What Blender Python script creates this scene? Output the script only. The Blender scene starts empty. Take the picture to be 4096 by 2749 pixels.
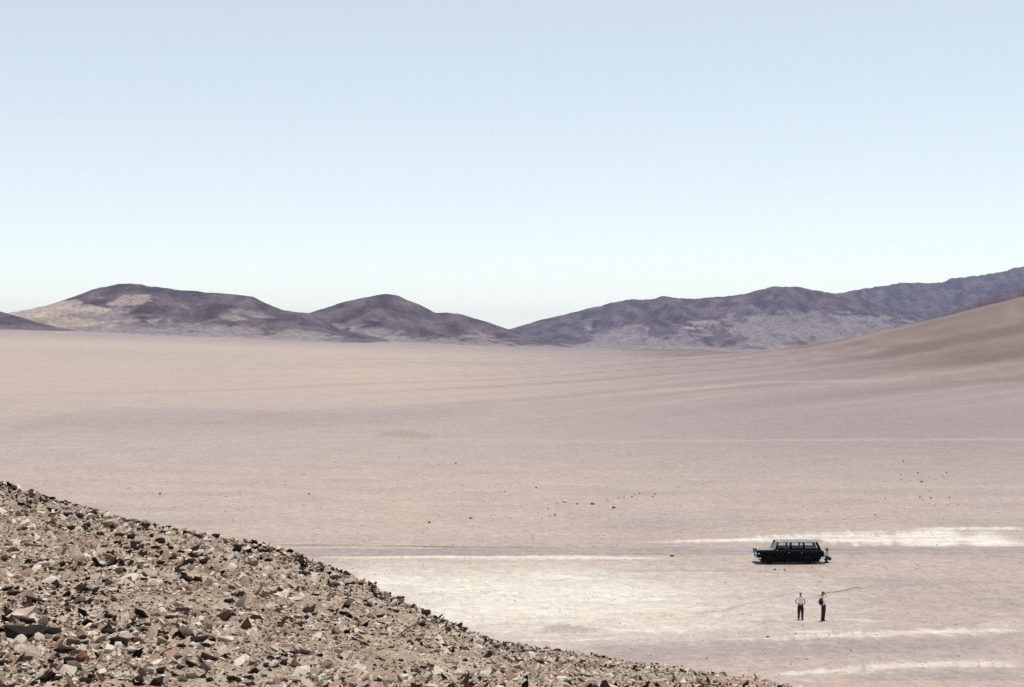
import bpy, bmesh, math, random
import numpy as np
from mathutils import Vector, Matrix

R = math.radians
scene = bpy.context.scene
COL = scene.collection

# ---------------------------------------------------------------- camera
F = 5689.0            # focal length in photo pixels (50 mm on 36 mm film)
CX, HY = 2048.0, 1420.0   # principal column, true horizon row
H = 16.3              # eye height above the valley floor
cam_d = bpy.data.cameras.new('camera')
cam_d.lens = 50.0
cam_d.sensor_width = 36.0
cam_d.clip_start = 0.1
cam_d.clip_end = 60000
cam = bpy.data.objects.new('camera', cam_d)
COL.objects.link(cam)
cam.location = (0, 0, H)
cam.rotation_euler = (R(90) + math.atan((HY - 1374.5) / F), 0, 0)
scene.camera = cam

# ---------------------------------------------------------------- world + sun
SUN_EL, SUN_AZ = 77.0, 32.0     # azimuth measured from +Y (view direction) towards +X
w = bpy.data.worlds.new('World')
scene.world = w
w.use_nodes = True
nt = w.node_tree
nt.nodes.clear()
sky = nt.nodes.new('ShaderNodeTexSky')
sky.sky_type = 'NISHITA'
sky.sun_disc = False
sky.sun_elevation = R(SUN_EL)
sky.sun_rotation = R(SUN_AZ)
sky.altitude = 3000
sky.air_density = 1.0
sky.dust_density = 2.0
sky.ozone_density = 1.0
bg = nt.nodes.new('ShaderNodeBackground')
bg.inputs['Strength'].default_value = 0.10
out = nt.nodes.new('ShaderNodeOutputWorld')
# thin even veil of dust high in the air, the same in every direction, and the slide film's slight warmth
veil = nt.nodes.new('ShaderNodeVectorMath'); veil.operation = 'MULTIPLY_ADD'
veil.inputs[1].default_value = (1.85, 1.56, 1.20)
veil.inputs[2].default_value = (3.15, 3.0, 2.5)
nt.links.new(sky.outputs[0], veil.inputs[0])
nt.links.new(veil.outputs[0], bg.inputs[0])
nt.links.new(bg.outputs[0], out.inputs[0])

sd = bpy.data.lights.new('sun', 'SUN')
sd.energy = 5.0
sd.angle = R(0.53)
sd.color = (1.0, 0.96, 0.90)
sun = bpy.data.objects.new('sun', sd)
COL.objects.link(sun)
sdir = Vector((math.cos(R(SUN_EL)) * math.sin(R(SUN_AZ)), math.cos(R(SUN_EL)) * math.cos(R(SUN_AZ)), math.sin(R(SUN_EL))))
sun.rotation_euler = sdir.to_track_quat('Z', 'Y').to_euler()
sun.location = (20, 40, 120)

scene.view_settings.view_transform = 'Standard'
scene.view_settings.look = 'None'
scene.view_settings.exposure = 0.0
scene.view_settings.gamma = 1.0
scene.view_settings.use_curve_mapping = False
scene.render.engine = 'CYCLES'
scene.cycles.use_denoising = False     # the renderer's fine grain stays, like the slide's
scene.cycles.sample_clamp_indirect = 0.8
scene.cycles.volume_bounces = 0
scene.cycles.max_bounces = 8

# ---------------------------------------------------------------- numpy noise
def _hash(ix, iy, seed):
    h = (ix.astype(np.int64) * 374761393 + iy.astype(np.int64) * 668265263 + seed * 1442695041) & 0xFFFFFFFF
    h = ((h ^ (h >> 13)) * 1274126177) & 0xFFFFFFFF
    h = (h ^ (h >> 16)) & 0xFFFFFFFF
    return h.astype(np.float64) / 4294967295.0

def noise(x, y, seed=0):
    """gradient noise, about -0.7..0.7"""
    x = np.asarray(x, float); y = np.asarray(y, float)
    ix = np.floor(x); iy = np.floor(y)
    fx = x - ix; fy = y - iy
    ux = fx * fx * fx * (fx * (fx * 6 - 15) + 10); uy = fy * fy * fy * (fy * (fy * 6 - 15) + 10)
    def g(a, b):
        t = _hash(ix + a, iy + b, seed) * 2 * math.pi
        return np.cos(t) * (fx - a) + np.sin(t) * (fy - b)
    n00, n10, n01, n11 = g(0, 0), g(1, 0), g(0, 1), g(1, 1)
    return (n00 * (1 - ux) + n10 * ux) * (1 - uy) + (n01 * (1 - ux) + n11 * ux) * uy

def fbm(x, y, octv=5, seed=0, gain=0.5):
    s = 0; a = 1.0; f = 1.0
    for o in range(octv):
        s = s + a * noise(np.asarray(x) * f + 17.3 * o, np.asarray(y) * f - 9.1 * o, seed + o)
        a *= gain; f *= 2.03
    return s

def ridged(x, y, octv=5, seed=0, gain=0.5):
    s = 0; a = 1.0; f = 1.0; tot = 0
    for o in range(octv):
        s = s + a * (1 - np.abs(noise(np.asarray(x) * f + 3.7 * o, np.asarray(y) * f + 5.9 * o, seed + o)) * 2.2)
        tot += a; a *= gain; f *= 2.1
    return s / tot

def sstep(a, b, x):
    t = np.clip((np.asarray(x, float) - a) / (b - a), 0, 1)
    return t * t * (3 - 2 * t)

# ---------------------------------------------------------------- helpers
def tag(o, label=None, cat=None, group=None, kind=None):
    if label: o['label'] = label
    if cat: o['category'] = cat
    if group: o['group'] = group
    if kind: o['kind'] = kind
    return o

def link(name, me, mat=None, parent=None):
    o = bpy.data.objects.new(name, me)
    COL.objects.link(o)
    if mat is not None and len(me.materials) == 0:
        me.materials.append(mat)
    if parent is not None:
        o.parent = parent
    return o

def empty(name, loc=(0, 0, 0), rz=0.0):
    o = bpy.data.objects.new(name, None)
    COL.objects.link(o)
    o.location = loc
    o.rotation_euler = (0, 0, rz)
    o.empty_display_size = 0.2
    return o

def bm_obj(name, bm, mat, parent=None, smooth=False):
    me = bpy.data.meshes.new(name)
    bmesh.ops.recalc_face_normals(bm, faces=bm.faces[:])
    bm.to_mesh(me); bm.free()
    if smooth:
        me.polygons.foreach_set('use_smooth', [True] * len(me.polygons))
    return link(name, me, mat, parent)

def np_mesh(name, verts, faces, colors=None, smooth=True, attr='Col'):
    """verts (n,3), faces (m,k) with k = 3 or 4"""
    me = bpy.data.meshes.new(name)
    verts = np.ascontiguousarray(verts, dtype=np.float32)
    faces = np.ascontiguousarray(faces, dtype=np.int32)
    m, k = faces.shape
    me.vertices.add(len(verts)); me.vertices.foreach_set('co', verts.ravel())
    me.loops.add(m * k); me.loops.foreach_set('vertex_index', faces.ravel())
    me.polygons.add(m)
    me.polygons.foreach_set('loop_start', np.arange(0, m * k, k, dtype=np.int32))
    me.polygons.foreach_set('use_smooth', np.full(m, smooth, dtype=bool))
    me.update(calc_edges=True)
    if colors is not None:
        a = me.attributes.new(attr, 'FLOAT_COLOR', 'POINT')
        c = np.ones((len(verts), 4), dtype=np.float32); c[:, :3] = colors
        a.data.foreach_set('color', c.ravel())
    return me

def grid_faces(nr, nc):
    i = np.arange(nr - 1)[:, None] * nc + np.arange(nc - 1)[None, :]
    i = i.ravel()
    return np.stack([i, i + 1, i + nc + 1, i + nc], 1)

def mat_new(name):
    m = bpy.data.materials.new(name); m.use_nodes = True
    n = m.node_tree.nodes
    return m, n, m.node_tree.links, n['Principled BSDF']

def plain_mat(name, col, rough=0.6, metal=0.0, spec=0.5, coat=0.0, var=0.0, vscale=30.0, emit=None):
    m, n, l, b = mat_new(name)
    b.inputs['Base Color'].default_value = (*col, 1)
    b.inputs['Roughness'].default_value = rough
    b.inputs['Metallic'].default_value = metal
    b.inputs['Specular IOR Level'].default_value = spec
    b.inputs['Coat Weight'].default_value = coat
    b.inputs['Coat Roughness'].default_value = 0.06
    if var:
        tc = n.new('ShaderNodeTexCoord'); nz = n.new('ShaderNodeTexNoise'); nz.inputs['Scale'].default_value = vscale
        nz.inputs['Detail'].default_value = 5
        l.new(tc.outputs['Object'], nz.inputs['Vector'])
        mr = n.new('ShaderNodeMapRange'); mr.inputs['From Min'].default_value = 0.25; mr.inputs['From Max'].default_value = 0.75
        mr.inputs['To Min'].default_value = 1 - var; mr.inputs['To Max'].default_value = 1 + var
        l.new(nz.outputs['Fac'], mr.inputs['Value'])
        mx = n.new('ShaderNodeVectorMath'); mx.operation = 'SCALE'
        mx.inputs[0].default_value = col
        l.new(mr.outputs[0], mx.inputs['Scale'])
        l.new(mx.outputs[0], b.inputs['Base Color'])
    return m

def attr_mat(name, scales, amounts, bump=0.0, bump_scale=4.0, rough=0.95, bump_dist=0.05):
    """base colour from the mesh's Col attribute, broken up by several sizes of noise"""
    m, n, l, b = mat_new(name)
    b.inputs['Roughness'].default_value = rough
    b.inputs['Specular IOR Level'].default_value = 0.15
    at = n.new('ShaderNodeAttribute'); at.attribute_name = 'Col'
    geo = n.new('ShaderNodeNewGeometry')
    prev = at.outputs['Color']
    for s, a in zip(scales, amounts):
        nz = n.new('ShaderNodeTexNoise'); nz.inputs['Scale'].default_value = s
        nz.inputs['Detail'].default_value = 3; nz.inputs['Roughness'].default_value = 0.6
        l.new(geo.outputs['Position'], nz.inputs['Vector'])
        mr = n.new('ShaderNodeMapRange'); mr.inputs['From Min'].default_value = 0.3; mr.inputs['From Max'].default_value = 0.7
        mr.inputs['To Min'].default_value = 1 - a; mr.inputs['To Max'].default_value = 1 + a
        l.new(nz.outputs['Fac'], mr.inputs['Value'])
        mx = n.new('ShaderNodeVectorMath'); mx.operation = 'SCALE'
        l.new(prev, mx.inputs[0]); l.new(mr.outputs[0], mx.inputs['Scale'])
        prev = mx.outputs[0]
    l.new(prev, b.inputs['Base Color'])
    if bump:
        nb = n.new('ShaderNodeTexNoise'); nb.inputs['Scale'].default_value = bump_scale; nb.inputs['Detail'].default_value = 6
        l.new(geo.outputs['Position'], nb.inputs['Vector'])
        bp = n.new('ShaderNodeBump'); bp.inputs['Strength'].default_value = bump; bp.inputs['Distance'].default_value = bump_dist
        l.new(nb.outputs['Fac'], bp.inputs['Height']); l.new(bp.outputs[0], b.inputs['Normal'])
    return m

def lin(r, g, b):
    f = lambda c: (c / 255 / 12.92) if c / 255 <= 0.04045 else ((c / 255 + 0.055) / 1.055) ** 2.4
    return np.array([f(r), f(g), f(b)])

# ---------------------------------------------------------------- land heights
CREST_X = np.array([-900, -400, -120, 40, 150, 213, 269, 325, 362, 407, 450, 600, 1000, 2000], float)
CREST_Z = np.array([0, 0.5, 2.0, 5.0, 10.0, 16.3, 27.6, 40.3, 51.4, 66.0, 79, 112, 150, 180], float)

def land_z(x, y):
    x = np.asarray(x, float); y = np.asarray(y, float)
    d = np.hypot(x, y)
    u = np.clip(x / np.maximum(np.abs(y), 1.0), -1.2, 1.2)
    A = np.interp(u, [-1.2, -0.5, -0.36, -0.15, 0.0, 0.15, 0.5, 1.2], [105, 92, 80, 50, 34, 27, 26, 26])
    yy = np.where(y > 0, y, d)
    t = np.clip((yy - 280) / 2700, 0, 1)
    z = A * t ** 1.25
    cz = np.interp(x, CREST_X, CREST_Z)
    s = np.clip((y - 260) / 740, 0, 1)
    s = s ** 1.45
    fall = 1 - sstep(1000, 1650, y)
    z = z + cz * s * fall * (1 - 0.05 * np.clip(cz / 60, 0, 1))
    hz = np.clip(cz / 30, 0, 1) * s * fall
    z = z + hz * (1.6 * fbm(x / 90, y / 70, 4, 13) + 0.6 * fbm(x / 22, y / 30, 4, 15))
    # gentle unevenness, growing with distance
    amp = np.clip((d - 60) / 900, 0, 1)
    z = z + amp * 2.2 * fbm(x / 260, y / 260, 4, 11) + np.clip(d / 150, 0.2, 1) * 0.10 * fbm(x / 14, y / 9, 3, 5)
    return z

def px2land(px, py):
    """where the line of sight through a photo point meets the land"""
    u = (px - CX) / F; v = (HY - py) / F
    ys = np.geomspace(40, 9000, 6000)
    hit = np.nonzero(land_z(u * ys, ys) >= H + v * ys)[0]
    y = ys[hit[0]] if len(hit) else 9000.0
    return float(u * y), float(y), float(land_z(u * y, y))

# ---------------------------------------------------------------- the desert plain
# tessellation: rows packed where the land is seen closest to edge-on
rows = np.concatenate([np.array([-9000, -4000, -1500, -500, -150, -40, 0, 20, 35, 45]),
                       F * H / np.linspace(1750, 62, 520),
                       np.geomspace(1540, 9500, 90), [13000, 18000]])
rows = np.unique(rows)
us = np.concatenate([[-4, -2.5, -1.5, -1, -0.8, -0.65], np.linspace(-0.55, 0.55, 560), [0.65, 0.8, 1, 1.5, 2.5, 4]])
YY, UU = np.meshgrid(rows, us, indexing='ij')
span = np.where(YY > 60, YY, np.maximum(60, np.abs(YY)))
XX = UU * span
ZZ = land_z(XX, YY)

KE = 2.05     # what turns a sunlit tone into the ground's own colour
MID = lin(199, 182, 175) / KE
PALE = lin(250, 243, 229) / KE
GREY = lin(184, 168, 168) / KE
WARM = lin(211, 192, 177) / KE
BROWN = lin(138, 117, 109) / KE
DARK = lin(140, 120, 104) / KE

def seg_mask(X, Y, pts, wid, soft=0.6, wob=0.35, seed=3, px=True):
    """soft-edged streak along a polyline of ground points; widths in metres across the view"""
    P = [px2land(*p)[:2] for p in pts] if px else pts
    P = np.array(P)
    o = np.argsort(P[:, 0]); P = P[o]
    wid = np.broadcast_to(np.array(wid, float), (len(P),))
    wid = np.array(wid)[o] if len(wid) == len(o) else wid
    yc = np.interp(X, P[:, 0], P[:, 1]); wd = np.interp(X, P[:, 0], wid)
    n1 = fbm(X / (6 * wd + 2), Y / (1.2 * wd + 0.5), 4, seed)
    dd = np.abs(Y - yc) / wd + wob * n1 * 1.6
    e = np.maximum(P[-1, 0] - P[0, 0], 1) * 0.10 + 0.5
    ends = sstep(P[0, 0] - e * 0.3, P[0, 0] + e, X) * (1 - sstep(P[-1, 0] - e, P[-1, 0] + e * 0.3, X))
    if P[-1, 0] > 60: ends = np.where(X > P[-1, 0] - 2 * e, 1, ends) * (1 - sstep(P[-1, 0] + 40, P[-1, 0] + 90, X))
    return (1 - sstep(1 - soft, 1 + soft * 0.4, dd)) * ends

def mixc(C, col, m):
    return C * (1 - m[..., None]) + col * m[..., None]

def land_colour(X, Y, Z):
    D = np.hypot(X, Y)
    C = np.broadcast_to(MID, X.shape + (3,)).copy()
    # broad changes of cover on the fans; far out, haze painted in mauve-grey
    n1 = fbm(X / 420, Y / 520, 5, 21)
    n2 = fbm(X / 120, Y / 260, 5, 31)
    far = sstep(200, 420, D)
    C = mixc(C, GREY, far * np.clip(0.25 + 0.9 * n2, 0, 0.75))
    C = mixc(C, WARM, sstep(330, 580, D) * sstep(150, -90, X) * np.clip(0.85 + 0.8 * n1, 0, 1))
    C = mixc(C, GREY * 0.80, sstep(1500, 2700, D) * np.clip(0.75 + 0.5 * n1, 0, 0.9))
    # stony ground and painted-in lens vignetting darken the right-hand fan and hillside, streaked along the way the fan runs
    a_ = X; b_ = Y - np.interp(X, [-900, -300, -100, 0, 80, 180, 270, 400, 600], [-900, -400, -150, 0, 150, 280, 345, 385, 420])
    b_ = b_ + 12 * fbm(X / 120, Y / 160, 3, 39)
    side = sstep(-0.12, 0.26, X / np.maximum(Y, 1)) * sstep(120, 330, D)
    C = mixc(C, GREY * 0.88, 0.95 * side)
    hs = sstep(3, 26, np.interp(X, CREST_X, CREST_Z)) * sstep(330, 760, Y)
    st = fbm(a_ / 420, b_ / 46, 5, 41)
    C = mixc(C, BROWN, np.clip(hs * (0.85 + 0.9 * st), 0, 1))
    st2 = np.clip(fbm(a_ / 380, b_ / 34, 4, 47) * 1.8 - 0.1, 0, 1)
    C = mixc(C, WARM, 0.40 * st2 * sstep(300, 500, Y))
    st3 = np.clip(fbm(a_ / 450, b_ / 44, 5, 57) * 1.8, 0, 1)
    C = mixc(C, BROWN * 1.1, 0.45 * st3 * sstep(330, 560, Y) * sstep(-260, 40, X))
    # dusty floor: pale sweeps and grey gravel
    nf = 1 - sstep(165, 240, D)
    s1 = fbm(X / 26, Y / 7.5, 5, 61); s2 = fbm(X / 9, Y / 2.2, 4, 71)
    C = mixc(C, WARM * 1.03, 0.35 * nf * (1 - sstep(0, 18, X)))
    C = mixc(C, GREY, nf * np.clip(0.18 + 0.5 * s1 + 0.3 * s2, 0, 0.5))
    C = mixc(C, WARM, nf * np.clip(0.3 - 0.5 * s1, 0, 0.6))
    M = lambda pts, wd, **k: seg_mask(X, Y, pts, wd, **k)
    grainy = np.clip(0.95 + 0.5 * fbm(X / 20, Y / 2.5, 5, 175), 0, 1)
    C = mixc(C, PALE * 1.03, 0.92 * grainy * (1 - 0.72 * sstep(3, 20, X)) * M([(1200, 2390), (1700, 2400), (2200, 2400), (2700, 2400), (3500, 2370)], [19, 18, 16, 14, 9], soft=1.0, wob=0.30, seed=81))
    C = mixc(C, WARM, 0.5 * M([(1250, 2232), (2000, 2232), (3000, 2238), (4096, 2250)], [3.2, 3.4, 2.6, 1.5], soft=0.7))
    C = mixc(C, PALE, 0.75 * M([(1280, 2225), (1600, 2226), (2100, 2230), (2700, 2234)], [0.9, 1.3, 1.2, 0.7], soft=0.7, wob=0.25))
    # bright bank behind the wagon and off to the right
    streaky = np.clip(0.92 + 1.2 * fbm(X / 34, Y / 1.1, 4, 171) + 0.5 * fbm(X / 7, Y / 0.5, 3, 173), 0, 1)
    C = mixc(C, PALE * 1.10, 0.95 * streaky * M([(2560, 2168), (2950, 2160), (3300, 2152), (3700, 2158), (4096, 2160)], [0.6, 1.4, 4.2, 6.2, 7.6], soft=0.75, wob=0.5, seed=7))
    C = mixc(C, PALE, 0.8 * M([(3650, 2118), (4096, 2112)], [0.8, 1.2], wob=0.5, seed=8))
    C = mixc(C, PALE, 0.40 * M([(3300, 2131), (3560, 2126)], [0.5, 0.5], wob=0.5, seed=8))
    # low windrow left of the wagon, its shaded side painted as a dark line
    C = mixc(C, DARK, 0.75 * M([(1100, 2180), (1600, 2184), (2000, 2189), (2300, 2192)], [0.40, 0.42, 0.36, 0.25], soft=0.5, wob=0.5, seed=9))
    C = mixc(C, DARK, 0.45 * M([(2300, 2192), (2700, 2192), (3000, 2194)], [0.3, 0.35, 0.3], wob=0.6, seed=10))
    C = mixc(C, DARK, 0.30 * M([(3330, 2196), (3700, 2200), (4096, 2208)], [0.7, 0.8, 0.8], wob=0.7, seed=12))
    # streaks of dust on the floor
    for k, (pts, wd, a) in enumerate([
            ([(1640, 2364), (1850, 2355), (2150, 2345)], [1.0, 1.2, 0.5], 0.95),
            ([(2000, 2300), (2200, 2305), (2420, 2316)], [0.5, 0.9, 0.5], 0.85),
            ([(2430, 2520), (2720, 2512), (3020, 2498)], [0.6, 1.0, 0.5], 0.85),
            ([(2880, 2556), (3200, 2548), (3488, 2536), (3800, 2528), (4096, 2515)], [0.35, 0.7, 1.0, 0.9, 0.6], 0.95),
            ([(3900, 2498), (4096, 2492)], [0.5, 0.9], 0.8),
            ([(3150, 2527), (3370, 2522)], [0.6, 0.4], 0.75),
            ([(3060, 2702), (3300, 2684), (3560, 2662), (3800, 2656), (4096, 2652)], [0.5, 0.6, 0.8, 0.7, 0.9], 0.8),
            ([(2050, 2562), (2250, 2560), (2500, 2552)], [0.5, 0.5, 0.3], 0.7),
            ([(3010, 2475), (3350, 2478), (3640, 2490)], [0.5, 0.6, 0.4], 0.55),
            ([(2420, 2300), (2800, 2290), (3300, 2300)], [0.6, 0.5, 0.4], 0.35)]):
        C = mixc(C, PALE * 1.05, 0.75 * streaky * a * M(pts, wd, soft=0.8, wob=0.8, seed=100 + k))
    for k, (pts, wd, a) in enumerate([
            ([(2140, 2520), (2250, 2512), (2420, 2520)], [0.8, 1.6, 1.0], 0.6),
            ([(2300, 2620), (2800, 2600), (3400, 2580), (4096, 2580)], [2.5, 2.2, 1.8, 1.8], 0.5),
            ([(2760, 2456), (2900, 2440), (3010, 2408)], [0.4, 0.4, 0.4], 0.62),
            ([(3010, 2408), (3100, 2386), (3220, 2360)], [0.4, 0.5, 0.4], 0.45),
            ([(3150, 2410), (3420, 2352), (3800, 2330), (4096, 2318)], [0.5, 0.8, 0.8, 0.8], 0.35),
            ([(3000, 2488), (3080, 2483), (3150, 2486)], [0.6, 0.8, 0.6], 0.5),
            ([(3400, 2720), (3700, 2705), (4096, 2700)], [1.2, 1.2, 1.2], 0.5),
            ([(2400, 2285), (2900, 2280), (3400, 2290)], [0.5, 0.7, 0.6], 0.4)]):
        C = mixc(C, GREY * 0.95, a * M(pts, wd, soft=0.7, wob=0.5, seed=130 + k))
    # marks out on the fan
    C = mixc(C, DARK * 1.2, 0.35 * M([(1500, 1738), (1620, 1735), (1740, 1752)], [7, 14, 8], soft=0.8, wob=0.4, seed=151))
    C = mixc(C, WARM, 0.4 * M([(1600, 1752), (2300, 1768), (3200, 1760), (4096, 1758)], [5, 5, 4, 5], soft=0.8, wob=0.5, seed=152))
    C = mixc(C, WARM, 0.25 * M([(0, 1800), (600, 1775), (1400, 1760)], [5, 6, 5], soft=0.8, wob=0.5, seed=153))
    C = mixc(C, WARM, 0.45 * M([(2350, 1590), (2700, 1560), (3000, 1532)], [10, 14, 12], soft=0.8, wob=0.5, seed=154))
    C = mixc(C, GREY * 0.92, 0.5 * M([(0, 1690), (700, 1690), (1400, 1672), (2000, 1630)], [60, 60, 55, 50], soft=0.9, wob=0.5, seed=155))
    return np.clip(C, 0.01, 0.75)

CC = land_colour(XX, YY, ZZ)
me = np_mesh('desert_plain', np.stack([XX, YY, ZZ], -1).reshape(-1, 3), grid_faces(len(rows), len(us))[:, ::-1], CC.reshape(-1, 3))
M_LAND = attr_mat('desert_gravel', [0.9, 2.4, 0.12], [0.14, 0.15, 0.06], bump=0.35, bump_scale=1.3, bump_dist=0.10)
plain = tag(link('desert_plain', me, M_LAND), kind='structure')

# ---------------------------------------------------------------- the dirt track past the wagon
tx = np.linspace(-120, 260, 400)
def track_y(x): return 117.6 + 0.010 * x + 1.2 * np.sin(x / 55.0)
off = np.linspace(-2.1, 2.1, 13)
TX, OF = np.meshgrid(tx, off, indexing='ij')
edge = 0.35 * fbm(TX / 5, OF * 0 + np.sign(OF) * 9, 3, 77)
TY = track_y(TX) + OF + edge * (np.abs(OF) > 1.5)
TZ = land_z(TX, TY) + 0.035 - 0.03 * np.exp(-((np.abs(OF) - 0.8) / 0.3) ** 2) - 0.03 * (np.abs(OF) > 2.0)
tc = np.broadcast_to(GREY * 0.97, TX.shape + (3,)).copy()
rut = np.exp(-((np.abs(OF) - 0.8) / 0.35) ** 2)
tc = mixc(tc, MID, np.clip(rut * 0.7 + 0.6 * fbm(TX / 12, OF * 1.5, 4, 91), 0, 1))
tc = mixc(tc, MID, sstep(1.4, 2.1, np.abs(OF)) * np.clip(0.7 + fbm(TX / 4, OF, 3, 95), 0, 1))
me = np_mesh('dirt_track', np.stack([TX, TY, TZ], -1).reshape(-1, 3), grid_faces(len(tx), len(off))[:, ::-1], tc.reshape(-1, 3))
track = tag(link('dirt_track', me, M_LAND), kind='structure')

# ---------------------------------------------------------------- hills
M_HILL = attr_mat('hill_rock', [0.035, 0.11, 0.30, 0.012], [0.25, 0.28, 0.22, 0.12], bump=0.6, bump_scale=0.05, bump_dist=8.0)
ROCK = np.array([0.036, 0.026, 0.030]); ROCK2 = np.array([0.096, 0.070, 0.074]); SAND = np.array([0.165, 0.138, 0.138]); SANDY = np.array([0.27, 0.215, 0.18])

def make_hill(name, dist, crest, depth, seed, sandy=0.35, gully=0.5, rough=1.0, wl=180.0, nx=420, ny=150, apron=1.55, sandpatch=()):
    P = np.array(crest, float)
    cx = (P[:, 0] - CX) / F * dist
    cz = (HY - P[:, 1]) / F * dist + H
    x0, x1 = cx[0] - 0.25 * depth, cx[-1] + 0.25 * depth
    xs = np.linspace(x0, x1, nx)
    ts = np.linspace(-1, 1, ny)
    X, T = np.meshgrid(xs, ts, indexing='ij')
    meander = depth * 0.10 * fbm(X / (wl * 4), T * 0.0, 3, seed + 50)
    Y = dist + T * depth + meander * (1 - np.abs(T))
    C0 = np.interp(X + 0 * T, cx, cz)
    ends = sstep(x0, cx[0] + 0.02 * depth, X) * (1 - sstep(cx[-1] - 0.02 * depth, x1, X))
    base = land_z(X, Y)
    a = 1 - np.abs(T)
    prof = a ** apron
    hgt = np.maximum(C0 - land_z(X, np.full_like(X, dist)), 0) * ends
    # spurs and gullies running down from the crest
    warp = 0.55 * wl * fbm(X / (wl * 2), Y / (wl * 2), 4, seed)
    rg = ridged((X + warp) / wl, (Y + warp * 0.6) / (wl * 2.6), 5, seed + 7)
    rg2 = ridged((X + warp) / (wl * 0.33), (Y) / (wl * 0.8), 4, seed + 17)
    mid = np.clip(4 * a * (1 - a), 0, 1) * 0.95 + 0.05
    shape = prof + gully * mid * (rg - 0.62) * 0.55 + gully * mid * (rg2 - 0.62) * 0.13
    Z = base - 2.0 + hgt * np.clip(shape, 0, 1.05) + ends * rough * hgt * 0.05 * fbm(X / 40, Y / 60, 5, seed + 3) * np.sqrt(a) * (1 - 0.6 * prof)
    # cover: dark rock on the spurs and tops, sand in the lows
    f = (shape - 0.08) * 1.25 + 0.9 * (rg - 0.62) + 0.5 * (rg2 - 0.62) + 0.45 * fbm(X / (wl * 0.8), Y / (wl * 1.6), 5, seed + 23)
    rock = sstep(sandy - 0.16, sandy + 0.14, f)
    Cc = np.broadcast_to(SAND, X.shape + (3,)).copy()
    rk = mixc(np.broadcast_to(ROCK, X.shape + (3,)).copy(), ROCK2, np.clip(0.5 + 1.3 * fbm(X / 60, Y / 130, 5, seed + 29), 0, 1))
    Cc = Cc * (1 - rock[..., None]) + rk * rock[..., None]
    Cc = mixc(Cc, GREY * 0.78, 1 - sstep(0.01, 0.12, shape + 0.08 * fbm(X / 60, Y / 90, 4, seed + 71)))
    for (pxa, pya, rx, rz, am, pc) in sandpatch:
        sx = (pxa - CX) / F * dist; sz = (HY - pya) / F * dist + H
        q = ((X - sx) / (rx / F * dist)) ** 2 + ((Z - sz) / (rz / F * dist)) ** 2 + 1.1 * fbm(X / 70, Z / 14, 4, seed + 61)
        Cc = mixc(Cc, SANDY if pc else SAND, am * (1 - sstep(0.6, 1.0, q)) * (T < 0.05))
    me = np_mesh(name, np.stack([X, Y, Z], -1).reshape(-1, 3), grid_faces(nx, ny), np.clip(Cc, 0.01, 0.6).reshape(-1, 3))
    o = link(name, me, M_HILL)
    return tag(o, kind='structure')

make_hill('hill', 2600, [(-700, 1205), (-300, 1190), (-120, 1205), (0, 1242), (90, 1268), (185, 1302)], 330, 201, sandy=0.1, wl=110)
make_hill('hill', 3200, [(40, 1285), (100, 1256), (200, 1220), (300, 1182), (400, 1145), (510, 1129), (560, 1132), (650, 1144), (720, 1158),
                         (830, 1163), (900, 1170), (1010, 1183), (1060, 1206), (1130, 1235), (1180, 1244), (1240, 1250), (1310, 1285), (1380, 1320)],
          620, 211, sandy=0.34, wl=150, sandpatch=[(330, 1255, 270, 46, 0.95, 1), (600, 1215, 90, 26, 0.7, 1), (800, 1332, 420, 24, 0.5, 0), (450, 1310, 320, 26, 0.7, 1)])
make_hill('hill', 3700, [(1080, 1310), (1200, 1257), (1300, 1227), (1380, 1203), (1460, 1184), (1540, 1169), (1580, 1174), (1660, 1206),
                         (1740, 1246), (1830, 1251), (1890, 1268), (1950, 1285), (2030, 1313), (2120, 1338)],
          600, 223, sandy=0.25, wl=170, apron=1.4)
make_hill('hill', 5500, [(1930, 1348), (2030, 1316), (2150, 1281), (2300, 1244), (2500, 1196), (2600, 1196), (2650, 1183), (2760, 1193), (2900, 1181),
                         (3000, 1166), (3100, 1141), (3180, 1141), (3250, 1158), (3330, 1169), (3450, 1190), (3600, 1230), (3800, 1290)],
          1150, 237, sandy=0.24, wl=240, apron=1.5, sandpatch=[(2770, 1302, 75, 9, 0.95, 1), (2690, 1322, 60, 7, 0.8, 1), (3150, 1320, 420, 62, 0.85, 0)])
make_hill('hill', 7400, [(3050, 1240), (3200, 1205), (3340, 1172), (3400, 1161), (3500, 1144), (3600, 1129), (3700, 1131), (3760, 1126), (3800, 1111),
                         (3900, 1096), (4000, 1086), (4096, 1061), (4400, 1030), (4900, 1010)],
          1300, 249, sandy=0.15, wl=300)
make_hill('hill', 2500, [(3560, 1345), (3640, 1310), (3720, 1274), (3800, 1236), (3900, 1196), (4000, 1168), (4096, 1146), (4500, 1080), (4900, 1050)],
          420, 257, sandy=0.1, wl=130)

# ---------------------------------------------------------------- the stony spur in the foreground
SPX = np.array([-700, -200, 0, 200, 500, 800, 1100, 1300, 1500, 1700, 1850, 2000, 2300, 2600, 2900, 3150, 3500, 4300], float)
SPY = np.array([1800, 1895, 1945, 2000, 2076, 2140, 2197, 2266, 2346, 2452, 2522, 2572, 2606, 2656, 2716, 2772, 2850, 3050], float)
SPD = np.array([54, 51, 50, 50, 49, 48, 46, 45, 44, 43, 42, 42, 42, 41, 40, 39, 36, 30], float)
BX = (SPX - CX) / F * SPD
BZ = H - (SPY - HY) / F * SPD

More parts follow.
